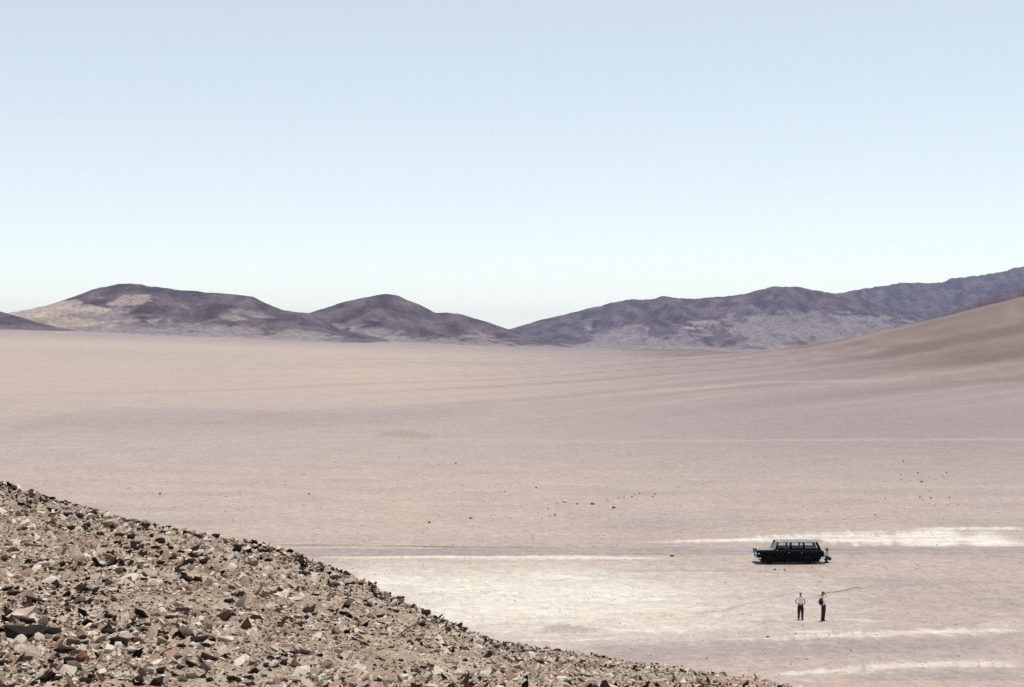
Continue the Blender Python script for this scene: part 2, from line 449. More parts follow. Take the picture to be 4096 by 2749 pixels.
def spur_z(x, y):
    x = np.asarray(x, float); y = np.asarray(y, float)
    # heights are given along the brow of the spur; it falls away steeply beyond
    yb = np.interp(x, BX, SPD); zb = np.interp(x, BX, BZ)
    lat = -0.02 * np.clip(-x, 0, 30) - 0.26 * np.clip(x - 4.5, 0, 60)
    near = 14.55 - 0.1525 * np.clip(y, -60, 21) + lat
    t = np.clip((y - 21) / np.maximum(yb - 21, 1), 0, 1)
    z = near * (1 - t) + zb * t + 0.35 * np.sin(math.pi * t) * 0.0
    over = np.clip(y - yb, 0, None)
    z = z - 0.62 * np.clip(over - 0.6, 0, None) - 0.62 * 0.5 * np.clip(over, 0, 0.6) ** 2 / 0.6
    z = z + 0.10 * fbm(x / 5, y / 5, 4, 301) + 0.05 * fbm(x / 1.1, y / 1.3, 3, 307)
    return z

sx = np.unique(np.concatenate([np.linspace(-75, -22, 60), np.linspace(-22, 10, 330), np.linspace(10, 45, 50)]))
sy = np.unique(np.concatenate([np.linspace(-60, 12, 50), np.linspace(12, 58, 380), np.linspace(58, 95, 60)]))
GX, GY = np.meshgrid(sx, sy, indexing='ij')
GZ = spur_z(GX, GY)
SP_PALE = lin(208, 190, 168) / KE; SP_BRN = lin(152, 128, 106) / KE
sc_ = mixc(np.broadcast_to(SP_PALE, GX.shape + (3,)).copy(), SP_BRN, np.clip(0.45 + 0.9 * fbm(GX / 1.7, GY / 3, 5, 311), 0, 1))
me = np_mesh('stony_slope', np.stack([GX, GY, GZ], -1).reshape(-1, 3), grid_faces(len(sx), len(sy)), sc_.reshape(-1, 3))
M_SPUR = attr_mat('scree_ground', [9.0, 26.0, 1.5], [0.28, 0.22, 0.10], bump=0.9, bump_scale=14.0, bump_dist=0.06)
tag(link('stony_slope', me, M_SPUR), kind='structure')

def px2spur(px, py):
    u = (px - CX) / F; v = (HY - py) / F
    ys = np.linspace(12, 60, 4000)
    hit = np.nonzero(spur_z(u * ys, ys) >= H + v * ys)[0]
    if not len(hit): return None
    y = ys[hit[0]]
    return float(u * y), float(y), float(spur_z(u * y, y))

# ---------------------------------------------------------------- stones
rng = np.random.default_rng(7)
def rock_arrays(seed, n=11, flat=0.55):
    r = np.random.default_rng(seed)
    p = r.normal(size=(n, 3)); p /= np.linalg.norm(p, axis=1)[:, None]
    p *= r.uniform(0.72, 1.08, size=(n, 1))
    p *= np.array([1.0, r.uniform(0.6, 0.95), flat * r.uniform(0.75, 1.25)])
    bm = bmesh.new()
    for q in p: bm.verts.new(q)
    res = bmesh.ops.convex_hull(bm, input=bm.verts[:])
    dead = [g for g in res['geom_interior'] if isinstance(g, bmesh.types.BMVert)]
    if dead: bmesh.ops.delete(bm, geom=dead, context='VERTS')
    bmesh.ops.triangulate(bm, faces=bm.faces[:])
    bmesh.ops.recalc_face_normals(bm, faces=bm.faces[:])
    bm.verts.index_update()
    V = np.array([v.co[:] for v in bm.verts]); Fc = np.array([[v.index for v in f.verts] for f in bm.faces])
    bm.free()
    return V, Fc
BASE = [rock_arrays(900 + i, n=9 + i % 5, flat=0.35 + 0.05 * (i % 8)) for i in range(28)]

STONE_TINT = [lin(252, 237, 220) / KE, lin(240, 221, 203) / KE, lin(216, 192, 173) / KE, lin(184, 155, 136) / KE]
STONE_SHADE_DARK = [np.array([0.014, 0.009, 0.007]), np.array([0.008, 0.006, 0.006]), np.array([0.032, 0.017, 0.011])]  # near-black: deep shade on and under stones put into their colour

def scatter(n, smin, smax, pw, dark_frac, seed, clump):
    r = np.random.default_rng(seed)
    y = 15 + 38 * r.random(n * 3) ** 0.9
    u = r.uniform(-0.40, 0.26, n * 3)
    x = u * y
    cl = 0.5 + 1.2 * fbm(x / 3.2, y / 4.5, 4, seed + 5)
    keep = (r.random(n * 3) < np.clip(1 - clump + clump * cl * 1.6, 0.05, 1)) & (y < np.interp(x, BX, SPD) + 0.9)
    x, y = x[keep][:n], y[keep][:n]
    n = len(x)
    s = smin * (1 - r.random(n) * (1 - (smin / smax) ** pw)) ** (-1 / pw)
    s = s * np.interp(x, [-9, -2, 4], [1.10, 0.78, 0.52])      # finer towards the toe of the spur
    z = spur_z(x, y)
    dk = r.random(n) < dark_frac * np.clip(0.6 + 1.8 * fbm(x / 4, y / 6, 3, seed + 9), 0.2, 2)
    return x, y, z, s, dk, r

def build_scree(x, y, z, s, dk, r, tilt=0.28):
    VV, FF, CL = [], [], []
    base = 0
    n = len(x)
    which = r.integers(0, len(BASE), n)
    ang = r.uniform(0, 2 * math.pi, n); tl = r.normal(0, tilt, n); tm = r.normal(0, tilt, n)
    for k in range(len(BASE)):
        idx = np.nonzero(which == k)[0]
        if not len(idx): continue
        V, Fc = BASE[k]
        ca, sa = np.cos(ang[idx]), np.sin(ang[idx])
        P = V[None] * s[idx][:, None, None]
        X = P[..., 0] * ca[:, None] - P[..., 1] * sa[:, None]
        Y = P[..., 0] * sa[:, None] + P[..., 1] * ca[:, None]
        Z = P[..., 2] + X * tl[idx][:, None] + Y * tm[idx][:, None]
        q = np.stack([X + x[idx][:, None], Y + y[idx][:, None], Z + z[idx][:, None] + 0.12 * s[idx][:, None]], -1)
        VV.append(q.reshape(-1, 3))
        f = Fc[None] + (base + np.arange(len(idx)) * len(V))[:, None, None]
        FF.append(f.reshape(-1, 3)); base += len(idx) * len(V)
        ti = r.integers(0, 4, len(idx)); col = np.array(STONE_TINT)[ti]
        dcol = np.array(STONE_SHADE_DARK)[r.integers(0, 3, len(idx))]
        col = np.where(dk[idx][:, None], dcol, col) * r.uniform(0.85, 1.12, (len(idx), 1))
        CL.append(np.repeat(col, len(V), axis=0))
    return np.concatenate(VV), np.concatenate(FF), np.concatenate(CL)

M_STONE_S = attr_mat('scree_stone', [22.0, 60.0], [0.20, 0.15], bump=0.6, bump_scale=30.0, bump_dist=0.02)
A1 = build_scree(*scatter(42000, 0.022, 0.08, 2.2, 0.16, 401, 0.45))
A2 = build_scree(*scatter(19000, 0.045, 0.24, 2.05, 0.30, 411, 0.75), tilt=0.5)
_r = np.random.default_rng(421)
_x = _r.uniform(-20, 9, 1500); _y = np.interp(_x, BX, SPD) - np.abs(_r.normal(0, 1.1, 1500)) + 0.3
_s = (0.04 + 0.13 * _r.random(1500) ** 2.5) * np.interp(_x, [-9, -1, 4], [1.1, 0.75, 0.5])
A3 = build_scree(_x, _y, spur_z(_x, _y) + 0.3 * _s, _s, _r.random(1500) < 0.35, _r, 0.5)
V_ = np.concatenate([A1[0], A2[0], A3[0]]); F_ = np.concatenate([A1[1], A2[1] + len(A1[0]), A3[1] + len(A1[0]) + len(A2[0])]); C_ = np.concatenate([A1[2], A2[2], A3[2]])
me = np_mesh('scree', V_, F_, C_, smooth=False)
scree = link('scree', me, M_STONE_S)
tag(scree, 'loose buff, brown and shade-dark stone chips covering the foreground slope', 'scree', kind='stuff')

# single stones: shared meshes
def stone_mat(name, cols, var=0.25):
    m, n, l, b = mat_new(name)
    b.inputs['Roughness'].default_value = 0.9; b.inputs['Specular IOR Level'].default_value = 0.2
    oi = n.new('ShaderNodeObjectInfo'); cr = n.new('ShaderNodeValToRGB')
    cr.color_ramp.interpolation = 'LINEAR'
    for i, c in enumerate(cols):
        e = cr.color_ramp.elements[i] if i < 2 else cr.color_ramp.elements.new(i / (len(cols) - 1))
        e.position = i / (len(cols) - 1); e.color = (*c, 1)
    l.new(oi.outputs['Random'], cr.inputs['Fac'])
    tcn = n.new('ShaderNodeTexCoord'); nz = n.new('ShaderNodeTexNoise'); nz.inputs['Scale'].default_value = 2.2; nz.inputs['Detail'].default_value = 6
    l.new(tcn.outputs['Object'], nz.inputs['Vector'])
    mr = n.new('ShaderNodeMapRange'); mr.inputs['From Min'].default_value = 0.3; mr.inputs['From Max'].default_value = 0.7
    mr.inputs['To Min'].default_value = 1 - var; mr.inputs['To Max'].default_value = 1 + var
    l.new(nz.outputs['Fac'], mr.inputs['Value'])
    mx = n.new('ShaderNodeVectorMath'); mx.operation = 'SCALE'
    l.new(cr.outputs['Color'], mx.inputs[0]); l.new(mr.outputs[0], mx.inputs['Scale']); l.new(mx.outputs[0], b.inputs['Base Color'])
    bp = n.new('ShaderNodeBump'); bp.inputs['Strength'].default_value = 0.5; bp.inputs['Distance'].default_value = 0.05
    l.new(nz.outputs['Fac'], bp.inputs['Height']); l.new(bp.outputs[0], b.inputs['Normal'])
    return m
M_ST_PALE = stone_mat('stone_pale', [tuple(c) for c in STONE_TINT[:3]])
M_ST_SHADE = stone_mat('stone_shade', [tuple(c) for c in STONE_SHADE_DARK])
M_ST_RED = stone_mat('stone_red', [(0.10, 0.035, 0.022), (0.14, 0.055, 0.035)], 0.5)
M_ST_WHITE = stone_mat('stone_white', [(0.50, 0.46, 0.41), (0.58, 0.54, 0.48)])

def rock_mesh_set(mat, n, seed, flat):
    out = []
    for i in range(n):
        V, Fc = rock_arrays(seed + i, n=14 + (i % 4) * 2, flat=flat * (0.8 + 0.1 * (i % 5)))
        me = np_mesh('stone', V, Fc, smooth=False); me.materials.append(mat); out.append(me)
    return out
SET_PALE = rock_mesh_set(M_ST_PALE, 10, 1300, 0.48)
SET_SHADE = rock_mesh_set(M_ST_SHADE, 10, 1400, 0.50)
SET_RED = rock_mesh_set(M_ST_RED, 2, 1500, 0.6)
M_ST_BROWN = stone_mat('stone_brown', [(0.09, 0.055, 0.04), (0.18, 0.125, 0.10)])
SET_BROWN = rock_mesh_set(M_ST_BROWN, 5, 1800, 0.55)
SET_WHITE = rock_mesh_set(M_ST_WHITE, 3, 1600, 0.6)
SET_SHADE_FLAT = rock_mesh_set(M_ST_SHADE, 6, 1700, 0.36)

R2 = random.Random(5)
def stone(me, loc, size, label, group=None, scale=(1, 1, 1), name='stone', tilt=0.25, rz=None):
    o = bpy.data.objects.new(name, me); COL.objects.link(o)
    o.location = (loc[0], loc[1], loc[2] + size * 0.13)
    o.scale = (size * scale[0], size * scale[1], size * scale[2])
    o.rotation_euler = (R2.gauss(0, tilt), R2.gauss(0, tilt), R2.uniform(0, 6.283) if rz is None else rz)
    tag(o, label, 'stone', group)
    return o

# dark hollows and shaded faces built as near-black stones, by where they lie on the spur: photo col, row, width, height (px)
def zz(pts): return [(x / 1.7445, y / 1.7445 + 1850, w_ / 1.7445, h_ / 1.7445) for x, y, w_, h_ in pts]
NAMED = [
    ((165, 1240, 245, 80), 'largest shade-coloured slab of the slope, near its lower left corner'),
    ((222, 975, 85, 60), 'squarish shade-coloured block alone on pale chips at the left of the slope'),
    ((185, 1120, 120, 60), 'shade-coloured wedge-shaped stone just above the largest slab'),
    ((372, 1200, 130, 40), 'long flat shade-coloured stone just right of the largest slab'),
    ((840, 1268, 120, 45), 'long shade-coloured slab with a pale stone on it, lower middle of the slope'),
    ((962, 1250, 70, 45), 'shade-coloured lumpy stone right beside the long slab at lower middle'),
    ((485, 1405, 70, 55), 'shade-coloured stone leaning against the rust red rock'),
    ((312, 255, 65, 70), 'tallest shade-coloured block on the brow at upper left'),
    ((890, 395, 65, 50), 'rounded shade-coloured boulder sitting on the brow of the slope'),
    ((1105, 1550, 115, 65), 'big shade-coloured pointed block at the very bottom edge of the picture'),
    ((970, 1535, 80, 50), 'shade-coloured round-backed stone at the bottom, left of the pointed block'),
    ((1460, 1375, 95, 60), 'shade-coloured knobbly stone right of centre low on the slope'),
    ((1660, 620, 75, 80), 'shade-coloured ragged outcrop block below the brow'),
    ((1125, 1470, 60, 45), 'shade-coloured four-cornered stone above the pointed bottom block'),
]
def place_dark(x, y, w_, h_, label, group=None, mset=None):
    p = px2spur(x, y)
    if p is None: return
    sc = F / p[1]
    rw, rh = 0.5 * w_ / sc, 0.5 * h_ / sc
    rw = max(rw, 0.05)
    fl = min(max(rh / rw / 0.5, 0.5), 1.9)
    p = (p[0], p[1], p[2] + 0.16 * rw)
    stone((mset or SET_SHADE)[R2.randrange(len(mset or SET_SHADE))], p, rw * 1.5, label, group, scale=(1, 0.8, fl), tilt=0.12, rz=R2.uniform(-0.4, 0.4))
for (q, lab) in NAMED:
    place_dark(*zz([q])[0], lab)
q = zz([(585, 1385, 110, 90)])[0]
place_dark(*q, 'rust red rock near the lower left of the slope', mset=SET_RED)
q = zz([(668, 1525, 50, 40)])[0]
place_dark(*q, 'small reddish stone between two dark stones at the bottom edge', mset=SET_RED)
OTHER = [(145, 300, 60, 40), (365, 345, 75, 40), (455, 378, 85, 30), (560, 385, 75, 30), (360, 440, 55, 35), (600, 295, 38, 34), (610, 445, 55, 30),
         (700, 505, 50, 25), (845, 410, 38, 32), (775, 455, 45, 40), (830, 520, 60, 45), (828, 572, 50, 36), (915, 535, 50, 40), (965, 567, 50, 18),
         (1062, 520, 45, 32), (1120, 562, 70, 44), (990, 600, 42, 32), (890, 608, 45, 28), (795, 650, 40, 30), (1425, 475, 90, 45), (1530, 515, 110, 60),
         (1130, 635, 35, 40), (1100, 662, 36, 28), (1210, 690, 85, 45), (1325, 710, 80, 50), (1355, 660, 70, 40), (1365, 610, 75, 30), (1425, 705, 60, 34),
         (1310, 830, 80, 50), (1385, 830, 55, 55), (1880, 690, 46, 30), (1730, 550, 40, 30), (1600, 975, 60, 34), (1120, 708, 60, 30), (475, 710, 50, 28),
         (430, 752, 55, 20), (205, 700, 50, 40), (40, 688, 45, 25), (745, 838, 60, 28), (1690, 835, 60, 20), (1590, 1360, 48, 44), (765, 1083, 70, 30),
         (760, 1198, 95, 40), (585, 1230, 55, 28), (600, 1275, 70, 40), (655, 1290, 60, 36), (470, 1325, 115, 34), (30, 1410, 60, 50), (200, 1380, 85, 26),
         (180, 1440, 40, 42), (645, 1500, 40, 42), (710, 1505, 42, 44), (400, 1515, 75, 34), (245, 1550, 60, 40), (905, 1325, 55, 28), (1265, 1440, 70, 36),
         (1250, 1500, 60, 40), (1465, 1525, 55, 34), (1205, 1485, 55, 26), (1420, 1500, 40, 30), (1015, 1180, 42, 50), (930, 1140, 50, 32), (1660, 1265, 30, 26),
         (270, 1165, 110, 30), (1445, 1460, 60, 18), (1270, 1285, 45, 30), (1860, 1420, 40, 24), (1500, 1250, 30, 34), (1010, 820, 40, 22), (500, 470, 55, 28)]
def z4(pts): return [(x / 1.6693 + 1000, y / 1.6693 + 2050, w_ / 1.6693, h_ / 1.6693) for x, y, w_, h_ in pts]
OTHER4 = [(250, 235, 60, 24), (130, 325, 46, 26), (95, 265, 60, 34), (345, 335, 40, 34), (450, 372, 45, 18), (410, 390, 30, 22), (480, 395, 36, 30), (610, 403, 34, 40),
          (372, 418, 85, 16), (370, 462, 28, 28), (560, 445, 80, 26), (545, 500, 90, 44), (665, 488, 60, 28), (740, 488, 55, 30), (790, 490, 36, 34), (800, 440, 45, 16),
          (905, 512, 80, 55), (960, 510, 50, 36), (915, 440, 50, 18), (1030, 555, 45, 34), (1000, 585, 80, 26), (880, 580, 60, 20), (920, 560, 40, 22), (795, 625, 55, 18),
          (460, 588, 34, 18), (1175, 690, 60, 44), (1300, 757, 32, 30), (1495, 775, 36, 20), (870, 703, 75, 20), (980, 668, 45, 20), (340, 743, 40, 18), (205, 645, 44, 22),
          (1310, 903, 55, 36), (1595, 950, 44, 40), (1575, 895, 26, 44), (1735, 970, 34, 22), (1805, 1047, 55, 26), (1945, 1010, 80, 22), (1235, 825, 30, 22), (1270, 850, 20, 18),
          (300, 945, 70, 26), (190, 985, 50, 34), (230, 1015, 44, 34), (110, 1028, 40, 24), (290, 972, 36, 20), (370, 945, 90, 20), (875, 1130, 55, 44), (1015, 992, 24, 20),
          (620, 1115, 40, 18), (95, 1095, 26, 26), (1435, 990, 36, 18), (1665, 855, 40, 24), (720, 1005, 36, 16)]
SHADE_LAB = 'shade-coloured angular stone among pale chips on the foreground slope'
SHADE_GRP = 'shade-coloured stones strewn over the foreground slope'
n_ind = 0
def zone(px, py):
    brow = np.interp(px, SPX, SPY)
    v = 'just under the brow' if py - brow < 110 else ('low down' if py > 2560 else 'halfway down')
    h_ = 'at the left' if px < 520 else ('in the middle' if px < 1150 else ('right of middle' if px < 1500 else ('at the right' if px < 1950 else 'towards the toe')))
    return v + ' ' + h_
for q in zz(OTHER) + z4(OTHER4):
    look = 'broad flat' if q[2] > 2.2 * q[3] else ('blocky' if q[2] < 1.25 * q[3] else 'angular')
    size_w = 'large' if q[2] > 36 else ('medium' if q[2] > 24 else 'small')
    place_dark(*q, f'{size_w} {look} shade-coloured stone {zone(q[0], q[1])} of the slope', SHADE_GRP, mset=SET_SHADE_FLAT if q[2] > 2 * q[3] else None); n_ind += 1
# larger pale stones, most with one dark face turned to the viewer
Sx = scatter(145, 0.12, 0.34, 1.6, 0.0, 431, 0.7)
for i in range(len(Sx[0])):
    if abs(Sx[0][i]) > 0.40 * Sx[1][i]: continue
    stone(SET_PALE[R2.randrange(10)], (Sx[0][i], Sx[1][i], Sx[2][i]), float(Sx[3][i]), '%s pale buff stone half sunk %s of the slope' % ('big' if Sx[3][i] > 0.2 else ('smaller' if Sx[3][i] > 0.11 else 'little'), zone(Sx[0][i] / Sx[1][i] * F + CX, HY + (H - Sx[2][i]) / Sx[1][i] * F)),
          'pale stones on the foreground slope', scale=(1.1, 0.9, 0.8))
# a leaning pale slab over the dark outcrop
for (px, py, wpx, lab) in [(1150, 2222, 70, 'pale slab topping the dark outcrop just under the brow'), (440, 2105, 130, 'broad pale slab sunk into the upper left of the slope'),
                           (500, 2540, 90, 'pale stone lying on the long dark slab at lower middle'), (60, 2470, 110, 'pale flat stone at the left edge of the slope')]:
    p = px2spur(px, py)
    if p: stone(SET_PALE[R2.randrange(10)], p, 0.5 * wpx / (F / p[1]), lab, scale=(1, 0.9, 0.7))

# stones out on the valley floor: (col, row, width px, kind)
FLOOR = [(2259, 2010, 22, 'w'), (2475, 1994, 15, 'w'), (1936, 2003, 10, 'w'), (2764, 2001, 11, 'w'),
         (2220, 2062, 12, 'd'), (2309, 2018, 12, 'd'), (2369, 2018, 17, 'd'), (2454, 2033, 15, 'd'), (2495, 1991, 11, 'd'), (2527, 1988, 8, 'd'),
         (2557, 1975, 9, 'd'), (2620, 1978, 11, 'd'), (2610, 1989, 9, 'd'), (2146, 1953, 10, 'd'), (2018, 1968, 10, 'd'), (2191, 2036, 9, 'd'),
         (2230, 2016, 8, 'd'), (2430, 2002, 7, 'd'), (2540, 1979, 7, 'd'),
         (3601, 1898, 9, 'd'), (3685, 1929, 14, 'd'), (3612, 1847, 10, 'd'), (3670, 1893, 9, 'd'), (3717, 1965, 8, 'd'), (3679, 1991, 8, 'd'),
         (3721, 1994, 10, 'd'), (3796, 1991, 9, 'd'), (3540, 1996, 7, 'd'), (3784, 1893, 8, 'd'), (3690, 2000, 7, 'd'), (3500, 2061, 12, 'd'), (3603, 1920, 8, 'd'),
         (1884, 2075, 16, 'd'), (1717, 2092, 12, 'd'), (1823, 1856, 9, 'd'), (640, 1978, 12, 'd'), (1236, 1978, 11, 'd'), (1120, 2010, 9, 'w'), (1010, 2030, 8, 'd'),
         (2687, 2226, 20, 'd'), (3064, 2305, 14, 'w'), (3097, 2281, 12, 'd'), (3137, 2282, 9, 'd'), (3069, 2548, 15, 'd'), (3185, 2631, 14, 'w'), (3227, 2636, 17, 'w'),
         (2825, 2634, 12, 'w'), (3692, 2484, 16, 'w'), (3180, 2535, 9, 'd'), (3160, 2657, 8, 'd'), (2750, 2545, 7, 'd'), (3315, 2540, 8, 'd'), (3832, 2625, 12, 'w'),
         (2130, 2150, 7, 'd'), (2900, 2330, 7, 'd'), (3520, 2360, 8, 'd'), (3400, 2600, 8, 'd')]
FL_LAB = {0: 'largest white stone out on the gravel fan beyond the track', 6: 'biggest brown stone in the row of stones on the fan',
          20: 'biggest dark stone of the right-hand cluster on the fan', 32: 'brown stone alone on the fan above the brow of the slope',
          39: 'flat brown stone on the dirt track ahead of the wagon', 40: 'pale stone on the dust between the wagon and the standing men',
          43: 'small dark rock by the pale streak, left of and below the men', 49 - 2: 'white stone on the dust to the right of the men', 1: 'smaller white stone in the row of stones on the fan',
          44: 'left one of two pale stones low on the dusty floor', 45: 'right one of two pale stones low on the dusty floor', 46: 'pale stone just beyond the foot of the scree'}
for i, (px, py, wpx, k) in enumerate(FLOOR):
    p = px2land(px, py)
    size = 0.5 * wpx / (F / p[1]) * 1.15
    lab = FL_LAB.get(i)
    grp = None
    if lab is None:
        if py < 2120:
            lab = 'small brown stone scattered on the gravel fan beyond the track' if k == 'd' else 'small white stone scattered on the gravel fan beyond the track'
            grp = 'stones scattered on the fan'
        else:
            lab = 'small brown stone lying on the dusty valley floor' if k == 'd' else 'small pale stone lying on the dusty valley floor'
            grp = 'stones on the valley floor'
    mm = SET_WHITE[R2.randrange(3)] if k == 'w' else SET_BROWN[R2.randrange(5)]
    o = stone(mm, p, size, lab, grp, scale=(1, 0.8, 1.2), tilt=0.15, rz=R2.uniform(-0.5, 0.5))
    o.location.z += 0.25 * size

# loose pebbles over the valley floor
_r = np.random.default_rng(77)
_n = 15000
_y = 1.0 / _r.uniform(1 / 240.0, 1 / 62.0, _n); _x = _r.uniform(-0.42, 0.42, _n) * _y
_s = (0.022 + 0.05 * _r.random(_n) ** 3) * np.clip(_y / 90, 0.8, 1.8)
_z = land_z(_x, _y)
_VV = build_scree(_x, _y, _z, _s, _r.random(_n) < 0.22, _r)
_c = _VV[2]; _c = np.where(_c < 0.05, _c * 2 + 0.05, _c * 0.95)
me = np_mesh('pebbles', _VV[0], _VV[1], _c, smooth=False)
tag(link('pebbles', me, M_STONE_S), 'fine pebbles sprinkled over the dusty valley floor', 'pebbles', kind='stuff')

# ---------------------------------------------------------------- tubes and lofts
def tube_bm(bm, pts, rad, n=8, cap=True):
    pts = [Vector(p) for p in pts]
    rads = [rad] * len(pts) if not hasattr(rad, '__len__') else rad
    rings = []
    for i, p in enumerate(pts):
        t = (pts[min(i + 1, len(pts) - 1)] - pts[max(i - 1, 0)]).normalized()
        a = t.cross(Vector((0, 0, 1)))
        if a.length < 1e-3: a = t.cross(Vector((1, 0, 0)))
        a.normalize(); b = t.cross(a).normalized()
        rings.append([bm.verts.new(p + rads[i] * (math.cos(6.2832 * k / n) * a + math.sin(6.2832 * k / n) * b)) for k in range(n)])
    for i in range(len(rings) - 1):
        for k in range(n):
            bm.faces.new((rings[i][k], rings[i][(k + 1) % n], rings[i + 1][(k + 1) % n], rings[i + 1][k]))
    if cap:
        bm.faces.new(rings[0][::-1]); bm.faces.new(rings[-1])
    return bm

def box_bm(bm, x0, x1, y0, y1, z0, z1, bevel=0.0):
    vs = [bm.verts.new((x, y, z)) for x in (x0, x1) for y in (y0, y1) for z in (z0, z1)]
    fs = [(0, 1, 3, 2), (4, 6, 7, 5), (0, 4, 5, 1), (2, 3, 7, 6), (0, 2, 6, 4), (1, 5, 7, 3)]
    faces = [bm.faces.new([vs[i] for i in f]) for f in fs]
    if bevel:
        ed = list({e for f in faces for e in f.edges})
        bmesh.ops.bevel(bm, geom=ed, offset=bevel, segments=2, affect='EDGES')
    return bm

def poly_slab(bm, pts, n, th):
    """flat polygon given by 3-D points, thickened along n"""
    n = Vector(n).normalized() * th
    a = [bm.verts.new(Vector(p)) for p in pts]; b = [bm.verts.new(Vector(p) + n) for p in pts]
    bm.faces.new(a[::-1]); bm.faces.new(b)
    for i in range(len(a)):
        j = (i + 1) % len(a)
        bm.faces.new((a[i], a[j], b[j], b[i]))
    return bm

def disc_bm(bm, c, axis_y, r0, r1, y0, y1, n=28):
    """lathe ring about a Y axis"""
    def ring(r, y): return [bm.verts.new((c[0] + r * math.cos(6.28318 * k / n), c[1] + y, c[2] + r * math.sin(6.28318 * k / n))) for k in range(n)]
    return ring

def lathe_y(bm, c, prof, n=28):
    rings = [[bm.verts.new((c[0] + r * math.cos(6.28318 * k / n), c[1] + y, c[2] + r * math.sin(6.28318 * k / n))) for k in range(n)] for r, y in prof]
    for i in range(len(rings) - 1):
        for k in range(n):
            bm.faces.new((rings[i][k], rings[i][(k + 1) % n], rings[i + 1][(k + 1) % n], rings[i + 1][k]))
    bm.faces.new(rings[0]); bm.faces.new(rings[-1][::-1])
    return bm

def catmull(pts, n=8):
    P = [Vector(p) for p in pts]; out = []
    for i in range(len(P) - 1):
        p0, p1, p2, p3 = P[max(i - 1, 0)], P[i], P[i + 1], P[min(i + 2, len(P) - 1)]
        for k in range(n):
            t = k / n
            out.append(0.5 * ((2 * p1) + (p2 - p0) * t + (2 * p0 - 5 * p1 + 4 * p2 - p3) * t * t + (3 * p1 - p0 - 3 * p2 + p3) * t ** 3))
    out.append(P[-1]); return out

# ---------------------------------------------------------------- the station wagon
M_PAINT = plain_mat('wagon_paint', (0.0010, 0.0012, 0.0013), rough=0.25, spec=0.06, var=0.2, vscale=1.5)
M_TOP = plain_mat('sky_sheen_paint', (0.36, 0.39, 0.40), rough=0.35, spec=0.5, var=0.15, vscale=2.0)  # sky reflected in roof and hood, painted as a pale base colour
M_TEAL = plain_mat('sky_teal_moulding', (0.006, 0.045, 0.042), rough=0.25, spec=0.5)  # teal of the sky reflected along the shoulder, put into the colour
M_CHROME = plain_mat('chrome', (0.75, 0.76, 0.77), rough=0.14, metal=1.0)
M_RUBBER = plain_mat('tyre_rubber', (0.005, 0.005, 0.005), rough=0.9, spec=0.2, var=0.2)
M_UNDER = plain_mat('underside', (0.008, 0.007, 0.006), rough=0.9, var=0.2)
M_SEAT = plain_mat('seat_vinyl', (0.012, 0.012, 0.012), rough=0.6, var=0.1)
M_TAIL = plain_mat('tail_lens', (0.06, 0.004, 0.003), rough=0.2)
M_TAN = plain_mat('tan_trim', (0.30, 0.19, 0.09), rough=0.6, var=0.2, vscale=8)
M_LENS = plain_mat('headlamp_glass', (0.75, 0.78, 0.78), rough=0.08, spec=0.8)
def glass_mat():
    m, n, l, b = mat_new('window_glass')
    n.remove(b)
    tr = n.new('ShaderNodeBsdfTransparent'); tr.inputs[0].default_value = (0.93, 0.96, 0.95, 1)
    gl = n.new('ShaderNodeBsdfGlossy'); gl.inputs['Roughness'].default_value = 0.02
    fr = n.new('ShaderNodeFresnel'); fr.inputs['IOR'].default_value = 1.5
    mx = n.new('ShaderNodeMixShader')
    l.new(fr.outputs[0], mx.inputs[0]); l.new(tr.outputs[0], mx.inputs[1]); l.new(gl.outputs[0], mx.inputs[2])
    l.new(mx.outputs[0], n['Material Output'].inputs['Surface'])
    return m
M_GLASS = glass_mat()

cx_, cy_, _ = px2land(3160, 2258)
cy_ += 0.95
CAR = empty('station_wagon', (cx_, cy_, float(land_z(cx_, cy_)) - 0.01))
CAR.rotation_euler = (0, 0, R(1.0))
tag(CAR, 'dark teal-black station wagon parked side-on beside the dirt track', 'car')

# lower body: sections along the length, front of the car towards -X
W = 0.95
def section(x, w_, zb, zt, crown, lean):
    """half ring from bottom centre up to top centre"""
    pts = [(0.0, zb), (0.82 * w_, zb), (0.97 * w_, zb + 0.08), (w_, zb + 0.22), (w_, zt - 0.24), (0.99 * w_, zt - 0.10), (0.955 * w_, zt - 0.02), (0.90 * w_, zt), (0.55 * w_, zt + crown * 0.7), (0.0, zt + crown)]
    return [(x + lean * (1.06 - z), y, z) for y, z in pts]
ST = [(-2.66, 0.86, 0.46, 1.02, 0.02, 0.34), (-2.62, 0.91, 0.40, 1.05, 0.03, 0.32), (-2.45, 0.94, 0.34, 1.075, 0.035, 0.22), (-2.0, W, 0.27, 1.085, 0.045, 0.05),
      (-1.5, W, 0.25, 1.09, 0.05, 0), (-1.15, W, 0.24, 1.095, 0.05, 0), (-0.5, W, 0.235, 1.10, 0.0, 0), (0.3, W, 0.235, 1.10, 0, 0), (1.2, W, 0.24, 1.095, 0, 0),
      (1.9, W, 0.28, 1.09, 0, 0), (2.40, 0.94, 0.36, 1.06, 0.01, -0.05), (2.58, 0.90, 0.48, 1.02, 0.01, -0.14), (2.64, 0.85, 0.52, 0.98, 0.01, -0.18)]
bm = bmesh.new()
rings = []
for s in ST:
    h_ = section(*s)
    ring = [bm.verts.new((x, -y, z)) for x, y, z in h_] + [bm.verts.new((x, y, z)) for x, y, z in h_[-2:0:-1]]
    rings.append(ring)
n_ = len(rings[0])
for i in range(len(rings) - 1):
    for k in range(n_):
        bm.faces.new((rings[i][k], rings[i][(k + 1) % n_], rings[i + 1][(k + 1) % n_], rings[i + 1][k]))
bm.faces.new(rings[0][::-1]); bm.faces.new(rings[-1])
body = bm_obj('body', bm, M_PAINT, CAR, smooth=True)
